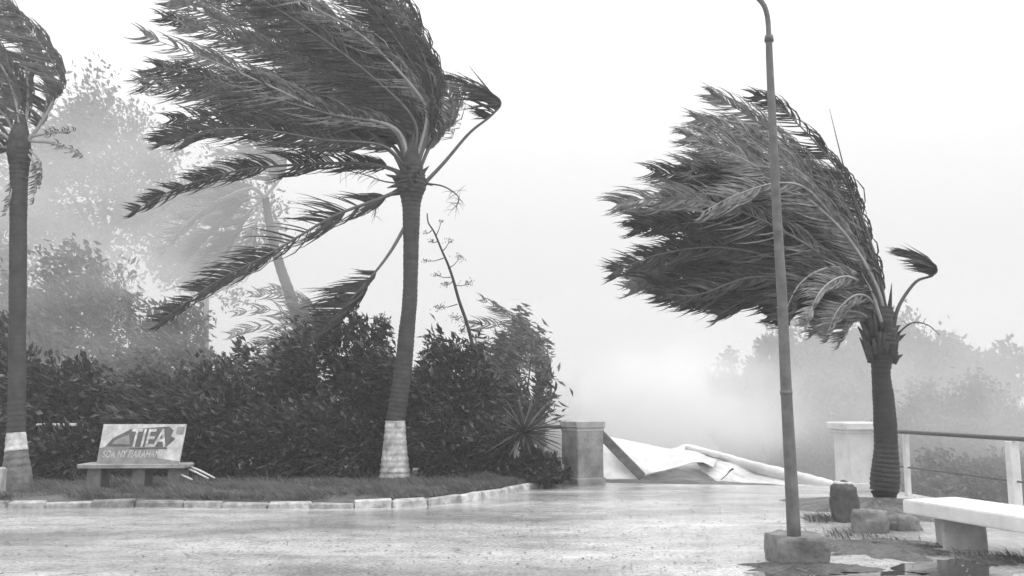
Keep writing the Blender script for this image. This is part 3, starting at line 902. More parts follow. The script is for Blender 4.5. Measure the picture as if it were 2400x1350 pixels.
def blade(mb, p, d, ln, w, droop=.25, fold=.25, segs=5, mi=0):
    """a stiff pointed leaf with a channelled section"""
    d = Vector(d).normalized()
    s = d.cross(Vector((0, 0, 1)))
    s = s.normalized() if s.length > .05 else Vector((1, 0, 0))
    vs, fs = [], []
    q = Vector(p)
    for i in range(segs + 1):
        f = i / segs
        hw = w * .5 * (1 - f) ** .6 * (0.75 + .5 * min(1, f * 3)) if i < segs else .001
        up = s.cross(d).normalized()
        vs += [q - s * hw + up * hw * fold, q - up * hw * fold, q + s * hw + up * hw * fold]
        q = q + d * ln / segs
        d = (d + Vector((0, 0, -droop / segs))).normalized()
    for i in range(segs):
        a = i * 3
        fs += [(a, a + 1, a + 4, a + 3), (a + 1, a + 2, a + 5, a + 4)]
    mb.add(vs, fs, mi)
for k in range(26):
    a = k * 2.4
    el = R(20 + 55 * (k / 26))
    mb = MB(); blade(mb, b + Vector((0, 0, .15)), (math.cos(a) * math.cos(el), math.sin(a) * math.cos(el), math.sin(el)), random.uniform(.8, 1.1), .13, .2)
    mb.build('leaf', M_AGAVE, ag)
# yucca by the left gate pillar
DY = 15.95
c = at(1228, 1015, DY)
base = Vector((c.x + .25, DY, .08))
yu = empty('yucca_plant', base, 'spiky yucca rosette leaning beside the grey gate pillar', 'yucca')
mb = MB(); mb.tube(spline([base - Vector((0, 0, .1)), base.lerp(c, .5) + Vector((.05, 0, 0)), c], 10), [.1, .095, .09, .09, .085, .085, .08, .08, .07, .05], 9)
mb.build('trunk', M_FIBRE, yu, True)
for k in range(70):
    a = k * 2.39996
    el = math.asin(-.55 + 1.5 * (k + .5) / 70)
    dv = Vector((math.cos(a) * math.cos(el) + .1, math.sin(a) * math.cos(el), math.sin(el)))
    mb = MB(); blade(mb, c + dv * .04, dv, random.uniform(.6, .88), .06, .2)
    mb.build('leaf', M_AGAVE, yu)

# ------------------------------------------------------------------ gate pillars, railing
def pillar(label, c, w, h, rz, body, cap, capw, over):
    e = empty('gate_pillar', (c[0], c[1], 0), label, 'pillar', 'gate pillars')
    mb = MB(); mb.box((c[0], c[1], h / 2 - .08), (w, w, h - .1), rz, 0, 0, .015, .004); mb.build('shaft', body, e)
    mb = MB(); mb.box((c[0], c[1], h - .15), (w + over * .7, w + over * .7, .06), rz, 0, 0, .01, .003)
    mb.box((c[0], c[1], h - .06), (w + over * 2, w + over * 2, .12), rz, 0, 0, .015, .005); mb.build('cap', cap, e)
    mb = MB(); mb.box((c[0], c[1], .05), (w + .05, w + .05, .14), rz, 0, 0, .015, .006); mb.build('plinth', body, e)
    return e
cL, cR = at(1366, 1128, 16.5), at(2006, 1140, 15.5)
pillar('grey stained gate pillar to the right of the yucca', (cL.x, cL.y), .56, 1.13, R(28), M_PILLAR, M_CONC, .68, .03)
pillar('white gate pillar behind the short palm trunk', (cR.x + .05, cR.y), .56, 1.13, R(6), M_CONC_WHITE, M_CONC_WHITE, .7, .09)

def railing(label, pts, posts, top_z, low_z, mat_top, mat_post, widths, group):
    e = empty('railing', pts[0], label, 'railing', group)
    mb = MB(); mb.tube([p + Vector((0, 0, top_z)) for p in pts], .032, 8); mb.build('top_rail', mat_top, e, True)
    mb = MB(); mb.tube([p + Vector((0, 0, low_z)) for p in pts], .014, 6); mb.build('lower_rail', mat_top, e, True)
    for p, w in zip(posts, widths):
        mb = MB(); mb.box(p + Vector((0, 0, (top_z - .035) / 2 - .1)), (w, w, top_z - .035 + .2), math.atan2((pts[1] - pts[0]).y, (pts[1] - pts[0]).x), 0, 0, .01, .003)
        mb.build('post', mat_post, e)
    return e
rp = [Vector((6.2, 15.35, 0)), Vector((6.78, 11.2, 0)), Vector((7.4, 7.0, 0)), Vector((8.1, 2.5, 0))]
def on_rail(y):
    for a, b_ in zip(rp[:-1], rp[1:]):
        if b_.y <= y <= a.y:
            return a.lerp(b_, (a.y - y) / (a.y - b_.y))
    return rp[0]
railing('dark pipe railing on pale posts running behind the bench', rp, [on_rail(15.2), on_rail(14.45), on_rail(12.0), on_rail(9.3), on_rail(6.5), on_rail(3.6)], 1.0, .44, M_RAIL, M_CONC_WHITE, [.07, .08, .13, .13, .13, .13], 'railings')
lp = [Vector((cL.x - .3, 16.55, 0)), Vector((cL.x - 1.2, 16.9, 0))]
railing('short dark railing between yucca and grey gate pillar', lp, [lp[1]], 1.02, .45, M_RAIL, M_CONC_WHITE, [.1], 'railings')

# ------------------------------------------------------------------ collapsed white tarpaulin and the fallen beam in the gateway
tarp = empty('tarpaulin', (3.3, 17.0, -.1), 'collapsed white tarpaulin lying across the gateway', 'tarpaulin')
def sheet(name, rows_px, n_u=64, n_v=24, wr=.014, seed=1, thick=.006):
    """rows of (px, py, depth) from back/top to front/bottom"""
    gg = random.Random(seed)
    cur = [spline([at(*q) for q in row], n_u) for row in rows_px]
    grid = []
    for i in range(n_u):
        grid.append(spline([c_[i] for c_ in cur], n_v))
    ph = [gg.uniform(0, 6) for _ in range(4)]
    vs = []
    for i in range(n_u):
        for j in range(n_v):
            p = grid[i][j]
            u, v = i / n_u, j / n_v
            w = wr * (math.sin(u * 17 + v * 5 + ph[0]) + .6 * math.sin(u * 9 - v * 12 + ph[1]) + .4 * math.sin(u * 31 + v * 9 + ph[2]) + .35 * math.sin(u * 47 - v * 21 + ph[3]) + .25 * math.sin(u * 73 + v * 33))
            vs.append(p + Vector((0, -w, w * .35)))
    fs = [(i * n_v + j, i * n_v + n_v + j, i * n_v + n_v + j + 1, i * n_v + j + 1) for i in range(n_u - 1) for j in range(n_v - 1)]
    mb = MB(); mb.add(vs, fs)
    o = mb.build(name, M_TARP, tarp, True)
    md = o.modifiers.new('thickness', 'SOLIDIFY'); md.thickness = thick
    return o
sheet('upper_sheet', [[(1425, 1024, 18.3), (1500, 1038, 18.2), (1568, 1052, 18.1), (1612, 1042, 18.0), (1690, 1062, 17.9)],
                      [(1455, 1055, 17.6), (1510, 1070, 17.5), (1565, 1075, 17.5), (1620, 1062, 17.5), (1680, 1080, 17.4)],
                      [(1508, 1116, 16.95), (1545, 1106, 17.0), (1590, 1095, 17.05), (1635, 1083, 17.1), (1672, 1096, 17.0)]], seed=1)
sheet('lower_sheet', [[(1632, 1086, 17.35), (1700, 1082, 17.3), (1780, 1102, 17.2), (1870, 1124, 17.1), (1952, 1138, 16.9)],
                      [(1650, 1106, 17.1), (1720, 1112, 17.05), (1790, 1120, 17.0), (1870, 1132, 16.9), (1955, 1142, 16.8)],
                      [(1680, 1128, 16.85), (1740, 1132, 16.85), (1800, 1135, 16.8), (1870, 1139, 16.7), (1960, 1146, 16.65)]], seed=3)
sheet('rear_sheet', [[(1412, 1030, 18.0), (1470, 1060, 18.0), (1540, 1090, 18.0), (1600, 1090, 18.0), (1660, 1085, 17.9)],
                     [(1404, 1080, 17.7), (1470, 1095, 17.6), (1540, 1106, 17.6), (1600, 1106, 17.6), (1660, 1106, 17.5)],
                     [(1402, 1124, 17.3), (1460, 1124, 17.2), (1530, 1124, 17.2), (1600, 1124, 17.2), (1670, 1127, 17.1)]], seed=5)
mb = MB()
rp_ = spline([at(1606, 1047, 17.7), at(1680, 1066, 17.5), at(1760, 1092, 17.2), at(1850, 1117, 17.0), at(1930, 1136, 16.8), at(1962, 1143, 16.7)], 40)
mb.tube(rp_, [max(.02, (.035 + .17 * (i / 39) - (.28 * max(0, i / 39 - .62)))) * (1 + .05 * math.sin(i * 1.9)) for i in range(40)], 14)
mb.build('rolled_edge', M_TARP, tarp, True)
mb = MB(); mb.tube([at(1690, 1124, 16.8), at(1704, 1112, 16.9), at(1712, 1102, 16.95), at(1718, 1099, 16.9)], [.008, .01, .016, .02], 6)
mb.build('tie_cord', M_RAIL, tarp, True)
a, b_ = at(1400, 1010, 16.9), at(1506, 1118, 16.75)
beam = empty('beam', b_, 'grey timber beam slanting from the left pillar down onto the tarpaulin', 'beam')
mb = MB(); v = (b_ - a); L_ = v.length
rot = v.to_track_quat('X', 'Z').to_matrix().to_4x4()
mb2 = MB(); mb2.box((L_ / 2, 0, 0), (L_, .09, .17), bev=.01, jit=.004)
mb.add([Matrix.Translation(a) @ rot @ Vector(p) for p in mb2.v], mb2.f)
mb.build('timber', M_PLANK, beam)

# ------------------------------------------------------------------ street lamp
DL = 8.0
lamp = empty('street_lamp', at(1861, 1255, DL), 'tall slightly leaning steel lamp post on a rough concrete block', 'street lamp')
sect = [(1256, 16), (1100, 14.5), (900, 13), (700, 12), (500, 11), (300, 9.8), (150, 8.6), (92, 8)]
cx_ = {1256: 1861, 1100: 1853, 900: 1842, 700: 1833, 500: 1821, 300: 1811, 150: 1804, 92: 1802}
mb = MB(); mb.tube(spline([at(cx_[y], y, DL) for y, w in sect], 30), [q.x for q in spline([(w / FPX * DL, 0, 0) for y, w in sect], 30)], 14)
mb.build('pole', M_METAL, lamp, True)
arm = spline([at(1802, 92, DL), at(1800, 50, DL), at(1795, 24, DL), at(1786, 6, DL), at(1768, -10, DL), at(1730, -24, DL), at(1670, -34, DL)], 30)
mb = MB(); mb.tube(arm, [.024] * 30, 10); mb.tube([at(1803, 98, DL), at(1802, 84, DL)], [.036, .028], 12); mb.build('arm', M_METAL, lamp, True)
mb = MB(); mb.tube([at(1802.5, 97, DL), at(1802.3, 84, DL)], [.044, .040], 14); mb.build('collar', M_METAL, lamp, True)
mb = MB(); mb.tube([at(1843, 925, DL), at(1842.7, 915, DL)], [.056, .056], 14); mb.build('collar', M_METAL, lamp, True)
hp = at(1855, 1130, DL); mb = MB(); mb.box(hp + Vector((0, -.052, 0)), (.05, .012, .16), bev=.004); mb.build('hatch', M_METAL, lamp)
h = at(1640, -36, DL)
mb = MB(); mb.tube([h + Vector((.14, 0, 0)), h + Vector((.08, 0, -.01)), h + Vector((-.1, 0, -.03)), h + Vector((-.25, 0, -.04)), h + Vector((-.3, 0, -.03))], [.03, .07, .1, .08, .02], 12)
mb.build('lamp_head', M_METAL, lamp, True)
DB = 7.95
bl, brr = ground(1800, 1330), ground(1936, 1332)
bw_ = (brr - bl).length
bc = Vector(((bl.x + brr.x) / 2 + .075, bl.y + bw_ / 2 - .06, .11))
bw_ *= .93
def rough_block(name, c, s, rz, mat, parent, amp=.012, seg=7, seed=3):
    import mathutils
    bm = bmesh.new()
    bmesh.ops.create_cube(bm, size=1)
    bmesh.ops.subdivide_edges(bm, edges=bm.edges[:], cuts=seg, use_grid_fill=True)
    for v_ in bm.verts:
        # round the corners a little, then roughen
        p = Vector((v_.co.x * s[0], v_.co.y * s[1], v_.co.z * s[2]))
        n_ = mathutils.noise.noise_vector(p * 7 + Vector((seed, 0, 0))) * amp + mathutils.noise.noise_vector(p * 19 + Vector((seed, 5, 0))) * amp * .6
        k = max(0, (abs(v_.co.x) + abs(v_.co.y) + abs(v_.co.z)) - 1.15) * .12
        v_.co = p * (1 - k) + n_
    bm.transform(Matrix.Translation(c) @ Matrix.Rotation(rz, 4, 'Z'))
    me = bpy.data.meshes.new(name); bm.to_mesh(me); bm.free()
    me.materials.append(mat)
    me.polygons.foreach_set('use_smooth', [True] * len(me.polygons))
    return link(name, me, parent)
rough_block('footing', bc, (bw_, bw_, .30), R(-2), M_CONC_DARK, lamp, .022)

# ------------------------------------------------------------------ benches
bench = empty('concrete_bench', (4.5, 9.0, 0), 'pale concrete slab bench in the right foreground before the railing', 'bench', 'concrete benches')
A, B = ground(2114, 1170, .45), ground(2240, 1164, .45)
fd = (ground(2400, 1213, .45) - A); fd.z = 0; fd.normalize()
sd = (B - A); sd.z = 0; sw = sd.length; sd.normalize()
Lb = 2.3
top = [A, B, B + fd * Lb, A + fd * Lb]
mb = MB()
th = .145
pts = [p - Vector((0, 0, th)) for p in top] + list(top)
mb.add(pts, [(0, 1, 2, 3), (7, 6, 5, 4), (0, 4, 5, 1), (1, 5, 6, 2), (2, 6, 7, 3), (3, 7, 4, 0)])
o = mb.build('slab', M_CONC_WHITE, bench)
bmm = bmesh.new(); bmm.from_mesh(o.data); bmesh.ops.recalc_face_normals(bmm, faces=bmm.faces)
bmesh.ops.bevel(bmm, geom=bmm.edges[:], offset=.012, segments=2, affect='EDGES')
bmm.to_mesh(o.data); bmm.free()
for off in (.42, 1.75):
    c = A + sd * sw * .5 + fd * off
    mb = MB(); mb.box((c.x, c.y, (.45 - th) / 2 - .03), (.42, .40, .45 - th + .05), math.atan2(fd.y, fd.x) + R(58), 0, 0, .02, .006)
    mb.build('pedestal', M_CONC, bench)

bench2 = empty('concrete_bench', at(305, 1135, 14.2), 'grey concrete bench at the left carrying the painted sign', 'bench', 'concrete benches')
DS = 14.2
a, b_ = at(182, 1093, DS), at(432, 1096, DS)
mb = MB(); mb.box(((a.x + b_.x) / 2, DS + .2, a.z), ((b_ - a).length, .48, .07), 0, 0, 0, .012, .006); mb.build('slab', M_CONC_WORN, bench2)
for px in (215, 320, 405):
    c = at(px, 1100, DS)
    mb = MB(); mb.box((c.x, DS + .24, (a.z - .045) / 2), (.22, .34, a.z - .045 + .1), 0, 0, 0, .015, .005); mb.build('pedestal', M_CONC_DARK, bench2)

# ------------------------------------------------------------------ painted sign on the bench
sign = empty('painted_sign', at(325, 1090, DS), 'white and dark painted sign board with slanted lettering on a bench', 'sign')
TL, TR, BR, BL = at(243, 994, DS + .3), at(437, 994, DS + .3), at(419, 1089, DS + .12), at(226, 1089, DS + .12)
def on_sign(u, v, lift=0.0):
    p = (TL.lerp(TR, u)).lerp(BL.lerp(BR, u), v)
    nrm = (TR - TL).cross(TL - BL).normalized()
    return p - nrm * (-lift) if nrm.y < 0 else p - nrm * lift
def plate(name, quad, mat, lift, th=.004):
    mb = MB()
    f = [on_sign(u, v, lift) for u, v in quad]; b2 = [on_sign(u, v, lift - th) for u, v in quad]
    n = len(quad)
    mb.add(f + b2, [tuple(range(n))] + [tuple(range(2 * n - 1, n - 1, -1))] + [(i, (i + 1) % n, (i + 1) % n + n, i + n) for i in range(n)])
    bmm = bmesh.new(); bmm.from_mesh(mb.mesh('t', mat)); bmesh.ops.recalc_face_normals(bmm, faces=bmm.faces)
    me = bpy.data.meshes.new(name); bmm.to_mesh(me); bmm.free(); me.materials.append(mat)
    return link(name, me, sign)
plate('board', [(0, 0), (1, 0), (1, 1), (0, 1)], M_SIGN_W, 0, .03)
plate('dark_band', [(0, .60), (.08, .56), (.72, .60), (.72, .84), (.86, .88), (1, .92), (1, 1), (0, 1)], M_SIGN_M, .004)
plate('emblem', [(.07, .56), (.14, .36), (.34, .13), (.80, .06), (.86, .16), (.84, .30), (.90, .36), (.86, .46), (.80, .58)], M_SIGN_D, .004)
plate('emblem_body', [(.14, .50), (.18, .40), (.33, .26), (.36, .50)], M_SIGN_M, .007)
plate('corner_mark', [(.90, .07), (.99, .07), (.985, .27), (.895, .25)], M_SIGN_M, .004)
plate('rule_line', [(.36, .585), (.82, .585), (.82, .62), (.36, .62)], M_SIGN_D, .008)
def sign_text(txt, u0, v0, u1, v1, mat, lift, shear=.25, bold=.004):
    cu = bpy.data.curves.new('lettering', 'FONT')
    cu.body = txt; cu.size = 1.0; cu.shear = shear; cu.offset = .012
    tmp = bpy.data.objects.new('tmp', cu)
    COL.objects.link(tmp)
    dg = bpy.context.evaluated_depsgraph_get(); dg.update()
    me = bpy.data.meshes.new_from_object(tmp.evaluated_get(dg))
    bpy.data.objects.remove(tmp)
    co = np.array([v_.co[:] for v_ in me.vertices])
    mn, mxx = co.min(0), co.max(0)
    for v_ in me.vertices:
        fu = (v_.co.x - mn[0]) / (mxx[0] - mn[0]); fv = (v_.co.y - mn[1]) / (mxx[1] - mn[1])
        v_.co = on_sign(u0 + (u1 - u0) * fu, v1 + (v0 - v1) * fv, lift)
    me.materials.clear(); me.materials.append(mat)
    me.name = 'lettering'
    return link('lettering', me, sign)
sign_text('TIEA', .36, .12, .80, .57, M_SIGN_T, .011, shear=.1)
sign_text('SOA NY FIARAHANA', .055, .655, .80, .83, M_SIGN_T, .011, shear=.2)

# ------------------------------------------------------------------ things lying about
for i, (p0, p1, lab) in enumerate([((436, 1090), (503, 1120), 'uppermost pale stick lying beside the sign bench'), ((426, 1094), (488, 1121), 'middle pale stick lying beside the sign bench'), ((402, 1106), (450, 1124), 'lowest pale stick nearest the kerb')]):
    a, b_ = at(*p0, 14.6), at(*p1, 14.0)
    a.z = max(a.z, .1)
    st = MB().tube([a, a.lerp(b_, .5) + Vector((0, 0, .012)), b_], [.016, .018, .014], 6)
    o = st.build('broken_stick', M_STICK, None, True); rebase(o, b_); tag(o, lab, 'stick', 'broken sticks')
a, b_ = at(88, 998, 16.9), at(187, 998, 16.9)
wall = empty('low_wall', (a.x, 16.9, 0), 'low wall with a thin white coping showing between the left shrubs', 'wall')
mb = MB(); mb.box(((a.x + b_.x) / 2, 17.0, a.z / 2), ((b_ - a).length - .06, .2, a.z - .02)); mb.build('wall_body', M_STONE, wall)
mb = MB(); mb.box(((a.x + b_.x) / 2, 16.98, a.z + .02), ((b_ - a).length, .3, .05), bev=.01); mb.build('coping', M_CONC_WHITE, wall)
bo = empty('concrete_post', at(-8, 1140, 13.6), 'stubby pale concrete post at the very left edge', 'post')
c = at(-8, 1140, 13.6)
mb = MB(); mb.box((c.x, 13.6, .24), (.2, .2, .52), .1, 0, 0, .02, .005); mb.build('post_body', M_CONC, bo)

def rough_rock(name, c, s, rz, mat, parent, seed):
    import mathutils
    bm = bmesh.new()
    bmesh.ops.create_icosphere(bm, subdivisions=4, radius=.5)
    for v_ in bm.verts:
        d = v_.co.normalized()
        q = Vector([math.copysign(abs(a) ** .62, a) for a in d])          # towards a block
        q = q / max(abs(q.x), abs(q.y), abs(q.z)) * .25 + d * .28
        k = 1 + .22 * mathutils.noise.noise(d * 1.7 + Vector((seed * 7, 0, 0))) + .10 * mathutils.noise.noise(d * 5 + Vector((seed, 3, 0)))
        v_.co = Vector((q.x * s[0] * k, q.y * s[1] * k, q.z * s[2] * k))
    bm.transform(Matrix.Translation(c) @ Matrix.Rotation(rz, 4, 'Z'))
    me = bpy.data.meshes.new(name); bm.to_mesh(me); bm.free()
    me.materials.append(mat)
    me.polygons.foreach_set('use_smooth', [True] * len(me.polygons))
    return link(name, me, parent)
def boulder(label, px, py, w, h, dd, mat, rz, seed, cap=None, name='stone'):
    c = ground(px, py); c.y += dd / 2
    e = empty(name, (c.x, c.y, 0), label, 'stone', 'stones at the foot of the short palm')
    rough_rock('rock', Vector((c.x, c.y, h / 2 - .05)), (w * 1.12, dd * 1.12, h + .1), rz, mat, e, seed)
    if cap:
        rough_block('pale_top', Vector((c.x, c.y + .01, h + .01)), (w * .7, dd * .6, .03), rz, cap, e, .006, 4, seed)
    return e
boulder('tall dark stone with a white top before the white pillar', 1990, 1225, .24, .46, .26, M_STONE, .25, 1, M_CONC_WHITE)
boulder('broad grey stone in front of the short palm trunk', 2052, 1250, .34, .24, .3, M_CONC_DARK, -.3, 2)
boulder('squat grey stone right of the short palm foot', 2128, 1245, .28, .16, .26, M_CONC_DARK, .2, 3)
# mud round the palm foot and between lamp and bench
def mound(cx, cy, rx, ry, h, name, mat, seed):
    gg = random.Random(seed)
    vs, fs = [], []
    nr, na = 9, 110
    ph = [gg.uniform(0, 6) for _ in range(3)]
    for i in range(nr):
        f = i / (nr - 1)
        for k in range(na):
            a = 2 * math.pi * k / na
            rr = f * (1 + .22 * math.sin(3 * a + ph[0]) + .15 * math.sin(7 * a + ph[1]) + .10 * math.sin(13 * a + ph[2]) + .08 * math.sin(23 * a + ph[0]))
            vs.append((cx + rx * rr * math.cos(a), cy + ry * rr * math.sin(a), h * (1 - f * f) ** 1.3 + .004 - .012 * (i == nr - 1) + gg.uniform(-.006, .006) * (i < nr - 1)))
    for i in range(nr - 1):
        for k in range(na):
            j = (k + 1) % na
            fs.append((i * na + k, i * na + na + k, i * na + na + j, i * na + j))
    mb = MB(); mb.add(vs, fs)
    o = mb.build(name, mat, None, True); tag(o, kind='structure')
    return o
mound(5.0, 12.5, 1.05, 1.1, .16, 'mud_patch', M_SOIL, 1)
c = ground(2010, 1285); mound(c.x + .15, c.y, .8, .6, .06, 'mud_patch', M_SOIL, 2)
c = ground(1890, 1335); mound(c.x, c.y, .55, .3, .05, 'mud_patch', M_SOIL, 3)
c = ground(2350, 1315); mound(c.x, c.y, .35, .2, .04, 'mud_patch', M_SOIL, 4)

M_PUDDLE = material('puddle_water', 0.06, 0.03, 0.1, 1, 0.06, 9, spec=1.0)
def puddle(cx, cy, rx, ry, seed):
    gg = random.Random(seed); ph = [gg.uniform(0, 6) for _ in range(3)]
    pts = []
    for k in range(64):
        a = 2 * math.pi * k / 64
        rr = 1 + .2 * math.sin(2 * a + ph[0]) + .14 * math.sin(5 * a + ph[1]) + .07 * math.sin(11 * a + ph[2])
        pts.append((cx + rx * rr * math.cos(a), cy + ry * rr * math.sin(a), .004))
    mb = MB(); mb.add([(cx, cy, .004)] + pts, [(0, k + 1, (k + 1) % 64 + 1) for k in range(64)])
    o = mb.build('puddle', M_PUDDLE); tag(o, kind='structure')
for px, py, rx, ry, sd_ in [(2235, 1335, .42, .62, 1), (1880, 1345, .5, .16, 2), (2060, 1345, .35, .12, 3)]:
    c = ground(px, py); puddle(c.x, c.y, rx, ry, sd_)

# ------------------------------------------------------------------ spray torn off the sea by the wind
def spray_cloud(c, r, dens, scale, seed, stretch=(1, 1, 1)):
    bm = bmesh.new(); bmesh.ops.create_icosphere(bm, subdivisions=3, radius=1.0)
    for v_ in bm.verts:
        v_.co = Vector((v_.co.x * r[0], v_.co.y * r[1], v_.co.z * r[2]))
    me = bpy.data.meshes.new('spray'); bm.to_mesh(me); bm.free()
    m = bpy.data.materials.new('spray'); m.use_nodes = True
    nt = m.node_tree; nt.nodes.clear()
    t = nt.nodes.new('ShaderNodeTexCoord')
    mp = nt.nodes.new('ShaderNodeMapping'); mp.inputs['Scale'].default_value = (1 / r[0], 1 / r[1], 1 / r[2])
    nt.links.new(t.outputs['Object'], mp.inputs[0])
    ln_ = nt.nodes.new('ShaderNodeVectorMath'); ln_.operation = 'LENGTH'
    nt.links.new(mp.outputs[0], ln_.inputs[0])
    fall = nt.nodes.new('ShaderNodeMapRange'); fall.interpolation_type = 'SMOOTHSTEP'
    nt.links.new(ln_.outputs['Value'], fall.inputs[0])
    fall.inputs[1].default_value = 1.0; fall.inputs[2].default_value = 0.15; fall.inputs[3].default_value = 0.0; fall.inputs[4].default_value = 1.0
    mp2 = nt.nodes.new('ShaderNodeMapping'); mp2.inputs['Scale'].default_value = tuple(scale * k for k in stretch); mp2.inputs['Location'].default_value = (seed * 3.1, seed, 0)
    nt.links.new(t.outputs['Object'], mp2.inputs[0])
    no = nt.nodes.new('ShaderNodeTexNoise'); no.inputs['Scale'].default_value = 1.0; no.inputs['Detail'].default_value = 3
    nt.links.new(mp2.outputs[0], no.inputs['Vector'])
    cut = nt.nodes.new('ShaderNodeMapRange'); cut.inputs[1].default_value = 0.36; cut.inputs[2].default_value = 0.66
    nt.links.new(no.outputs['Fac'], cut.inputs[0])
    mu = nt.nodes.new('ShaderNodeMath'); mu.operation = 'MULTIPLY'
    nt.links.new(fall.outputs[0], mu.inputs[0]); nt.links.new(cut.outputs[0], mu.inputs[1])
    md = nt.nodes.new('ShaderNodeMath'); md.operation = 'MULTIPLY'; md.inputs[1].default_value = dens
    nt.links.new(mu.outputs[0], md.inputs[0])
    pv = nt.nodes.new('ShaderNodeVolumePrincipled'); pv.inputs['Color'].default_value = (.99, .99, .99, 1)
    nt.links.new(md.outputs[0], pv.inputs['Density'])
    mo = nt.nodes.new('ShaderNodeOutputMaterial'); nt.links.new(pv.outputs[0], mo.inputs['Volume'])
    me.materials.append(m)
    o = link('spray', me); o.location = c; tag(o, kind='stuff')
spray_cloud(at(1570, 960, 30), (5.5, 8, 2.9), .65, .7, 1)
spray_cloud(at(1570, 910, 50), (7, 9, 4.5), .14, .4, 5)
spray_cloud(at(1960, 900, 115), (46, 26, 17), .018, .10, 2)
spray_cloud(at(1500, 900, 190), (75, 40, 22), .022, .05, 4)
spray_cloud(at(230, 480, 64), (22, 17, 13), .058, .16, 3, (.6, 1, 1.4))
spray_cloud(at(250, 700, 30), (9, 4.5, 4.2), .10, .4, 6, (.6, 1, 1.4))
spray_cloud(at(2330, 960, 64), (18, 16, 9), .05, .2, 7)

# ------------------------------------------------------------------ grass, weeds, litter
def blades(name, pts, hmin, hmax, w, lean, mat, seed):
    gg = np.random.default_rng(seed)
    p = np.array(pts)
    n = len(p)
    hh = gg.uniform(hmin, hmax, (n, 1))
    patch = np.sin(p[:, 0] * 2.7) * np.sin(p[:, 1] * 3.9 + p[:, 0]) + .6 * np.sin(p[:, 0] * 7.1 + 1) * np.sin(p[:, 1] * 6.3)
    hh *= (0.75 + .5 * patch.clip(-1, 1.4))[:, None].clip(.2, 1.6)
    az = gg.uniform(0, 2 * np.pi, n)
    s = np.stack([np.cos(az), np.sin(az), np.zeros(n)], 1) * w
    bend = np.stack([-lean * gg.uniform(.3, 1.3, n), gg.uniform(-.3, .3, n), np.zeros(n)], 1) * hh
    up = np.array([0, 0, 1.0])
    v = np.empty((n, 5, 3))
    v[:, 0] = p - s; v[:, 1] = p + s
    v[:, 2] = p + up * hh * .55 + bend * .35 + s * .7
    v[:, 3] = p + up * hh * .55 + bend * .35 - s * .7
    v[:, 4] = p + up * hh * .85 + bend
    base = (np.arange(n) * 5)[:, None]
    q = base + np.array([[0, 1, 2, 3]]); t_ = base + np.array([[3, 2, 4]])
    me = bpy.data.meshes.new(name)
    me.from_pydata(v.reshape(-1, 3).tolist(), [], q.tolist() + t_.tolist())
    me.materials.append(mat)
    o = link(name, me); tag(o, kind='stuff')
    return o
gp = []
g = random.Random(9)
while len(gp) < 34000:
    s = g.uniform(0, L[-1])
    p, d = on_kerb(s)
    px = 1200 + p.x / p.y * FPX
    if px < -60: continue
    off = abs(g.gauss(0, 1.2))
    if -0.35 < math.sin(p.x * 2.1 + off) * math.sin(p.x * .77 + off * 2.3) + g.uniform(-.2, .5):
        gp.append((p.x, p.y + .12 + off, .10 + .02 * g.random()))
blades('grass', gp, .05, .17, .006, .9, M_GRASS, 2)
gp = []
for (px, py, w, n_) in [(455, 1176, .3, 600), (300, 1178, .9, 2600), (520, 1181, .5, 1000), (740, 1182, .5, 500), (120, 1178, .7, 500), (455, 1172, .2, 300), (540, 1182, .35, 900), (815, 1180, .25, 600), (270, 1172, .8, 1500), (1255, 1140, .3, 900), (1305, 1130, .25, 600), (1180, 1150, .15, 120), (880, 1176, .2, 220), (690, 1178, .3, 250)]:
    c = ground(px, py)
    for k in range(n_):
        gp.append((c.x + g.gauss(0, w * .5), c.y + g.gauss(0, .09), 0.0))
blades('weeds', gp, .07, .22, .008, .8, M_GRASS, 3)
gp = []
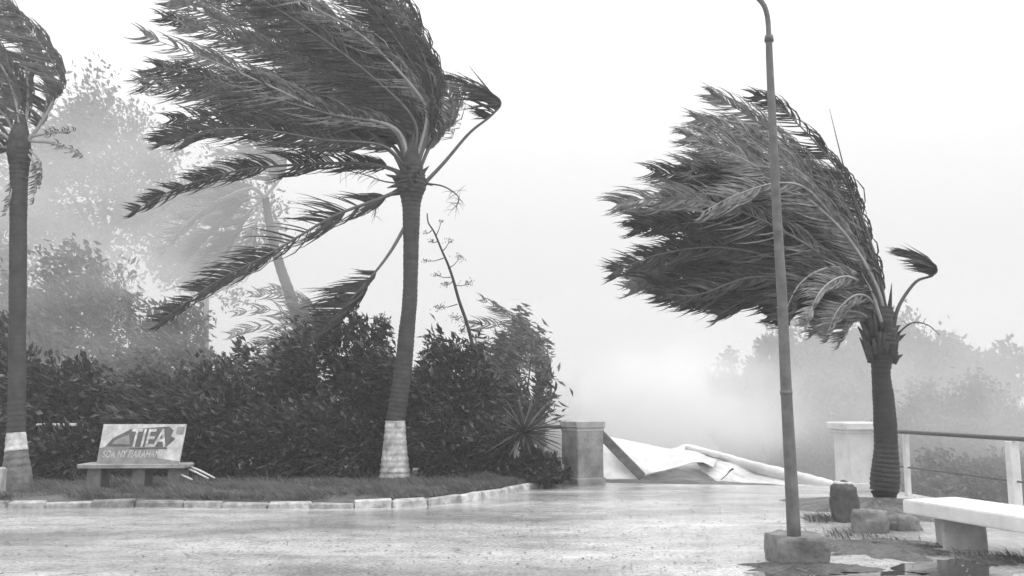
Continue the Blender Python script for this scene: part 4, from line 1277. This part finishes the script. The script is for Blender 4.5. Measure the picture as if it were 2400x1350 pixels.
for (px, py, w, n_, dd) in [(1930, 1222, .22, 260, .1), (1990, 1262, .3, 140, .2), (2090, 1285, .3, 200, .2), (2345, 1312, .25, 260, .1), (2240, 1300, .2, 60, .1)]:
    c = ground(px, py)
    for k in range(n_):
        gp.append((c.x + g.gauss(0, w * .6), c.y + g.gauss(0, dd), 0.01))
blades('weeds', gp, .03, .12, .006, 1.0, M_GRASS, 4)
# torn leaves and grit strewn over the pavement
vs, fs = [], []
mb = MB()
for k in range(1500):
    y = 3.2 + 10.5 * g.random() ** 1.5
    x = g.uniform(-.62, .45) * y
    if x > 4.2 and y > 8.5: continue
    if g.random() < .45:
        a = g.uniform(0, 6.28); l_ = g.uniform(.015, .05); w_ = l_ * .3
        d = Vector((math.cos(a), math.sin(a), 0)); s_ = Vector((-d.y, d.x, 0)) * w_
        p = Vector((x, y, .006))
        mb.add([p, p + d * l_ * .5 + s_, p + d * l_ + Vector((0, 0, .012)), p + d * l_ * .5 - s_], [(0, 1, 2, 3)])
for k in range(110):
    y = 4.5 + 9.5 * g.random(); x = g.uniform(-.6, .28) * y
    a = g.gauss(3.14, .5); l_ = g.uniform(.15, .5); d = Vector((math.cos(a), math.sin(a), 0)); s_ = Vector((-d.y, d.x, 0)) * .012
    p = Vector((x, y, .008)); q = p + d * l_ * .5 + Vector((g.uniform(-.03, .03), g.uniform(-.04, .04), .015))
    mb.add([p, q - s_, p + d * l_, q + s_], [(0, 1, 2, 3)])
o = mb.build('leaf_litter', M_LITTER); tag(o, kind='stuff')
mb = MB()
for k in range(2600):
    y = 3.2 + 11 * g.random() ** 1.4
    x = g.uniform(-.64, .5) * y
    s_ = g.uniform(.004, .014)
    c = Vector((x, y, s_ * .4))
    mb.add([c + Vector((-s_, 0, 0)), c + Vector((0, -s_, 0)), c + Vector((s_, 0, 0)), c + Vector((0, s_, 0)), c + Vector((0, 0, s_ * .8))], [(0, 1, 4), (1, 2, 4), (2, 3, 4), (3, 0, 4)])
o = mb.build('grit', M_PEBBLE); tag(o, kind='stuff')
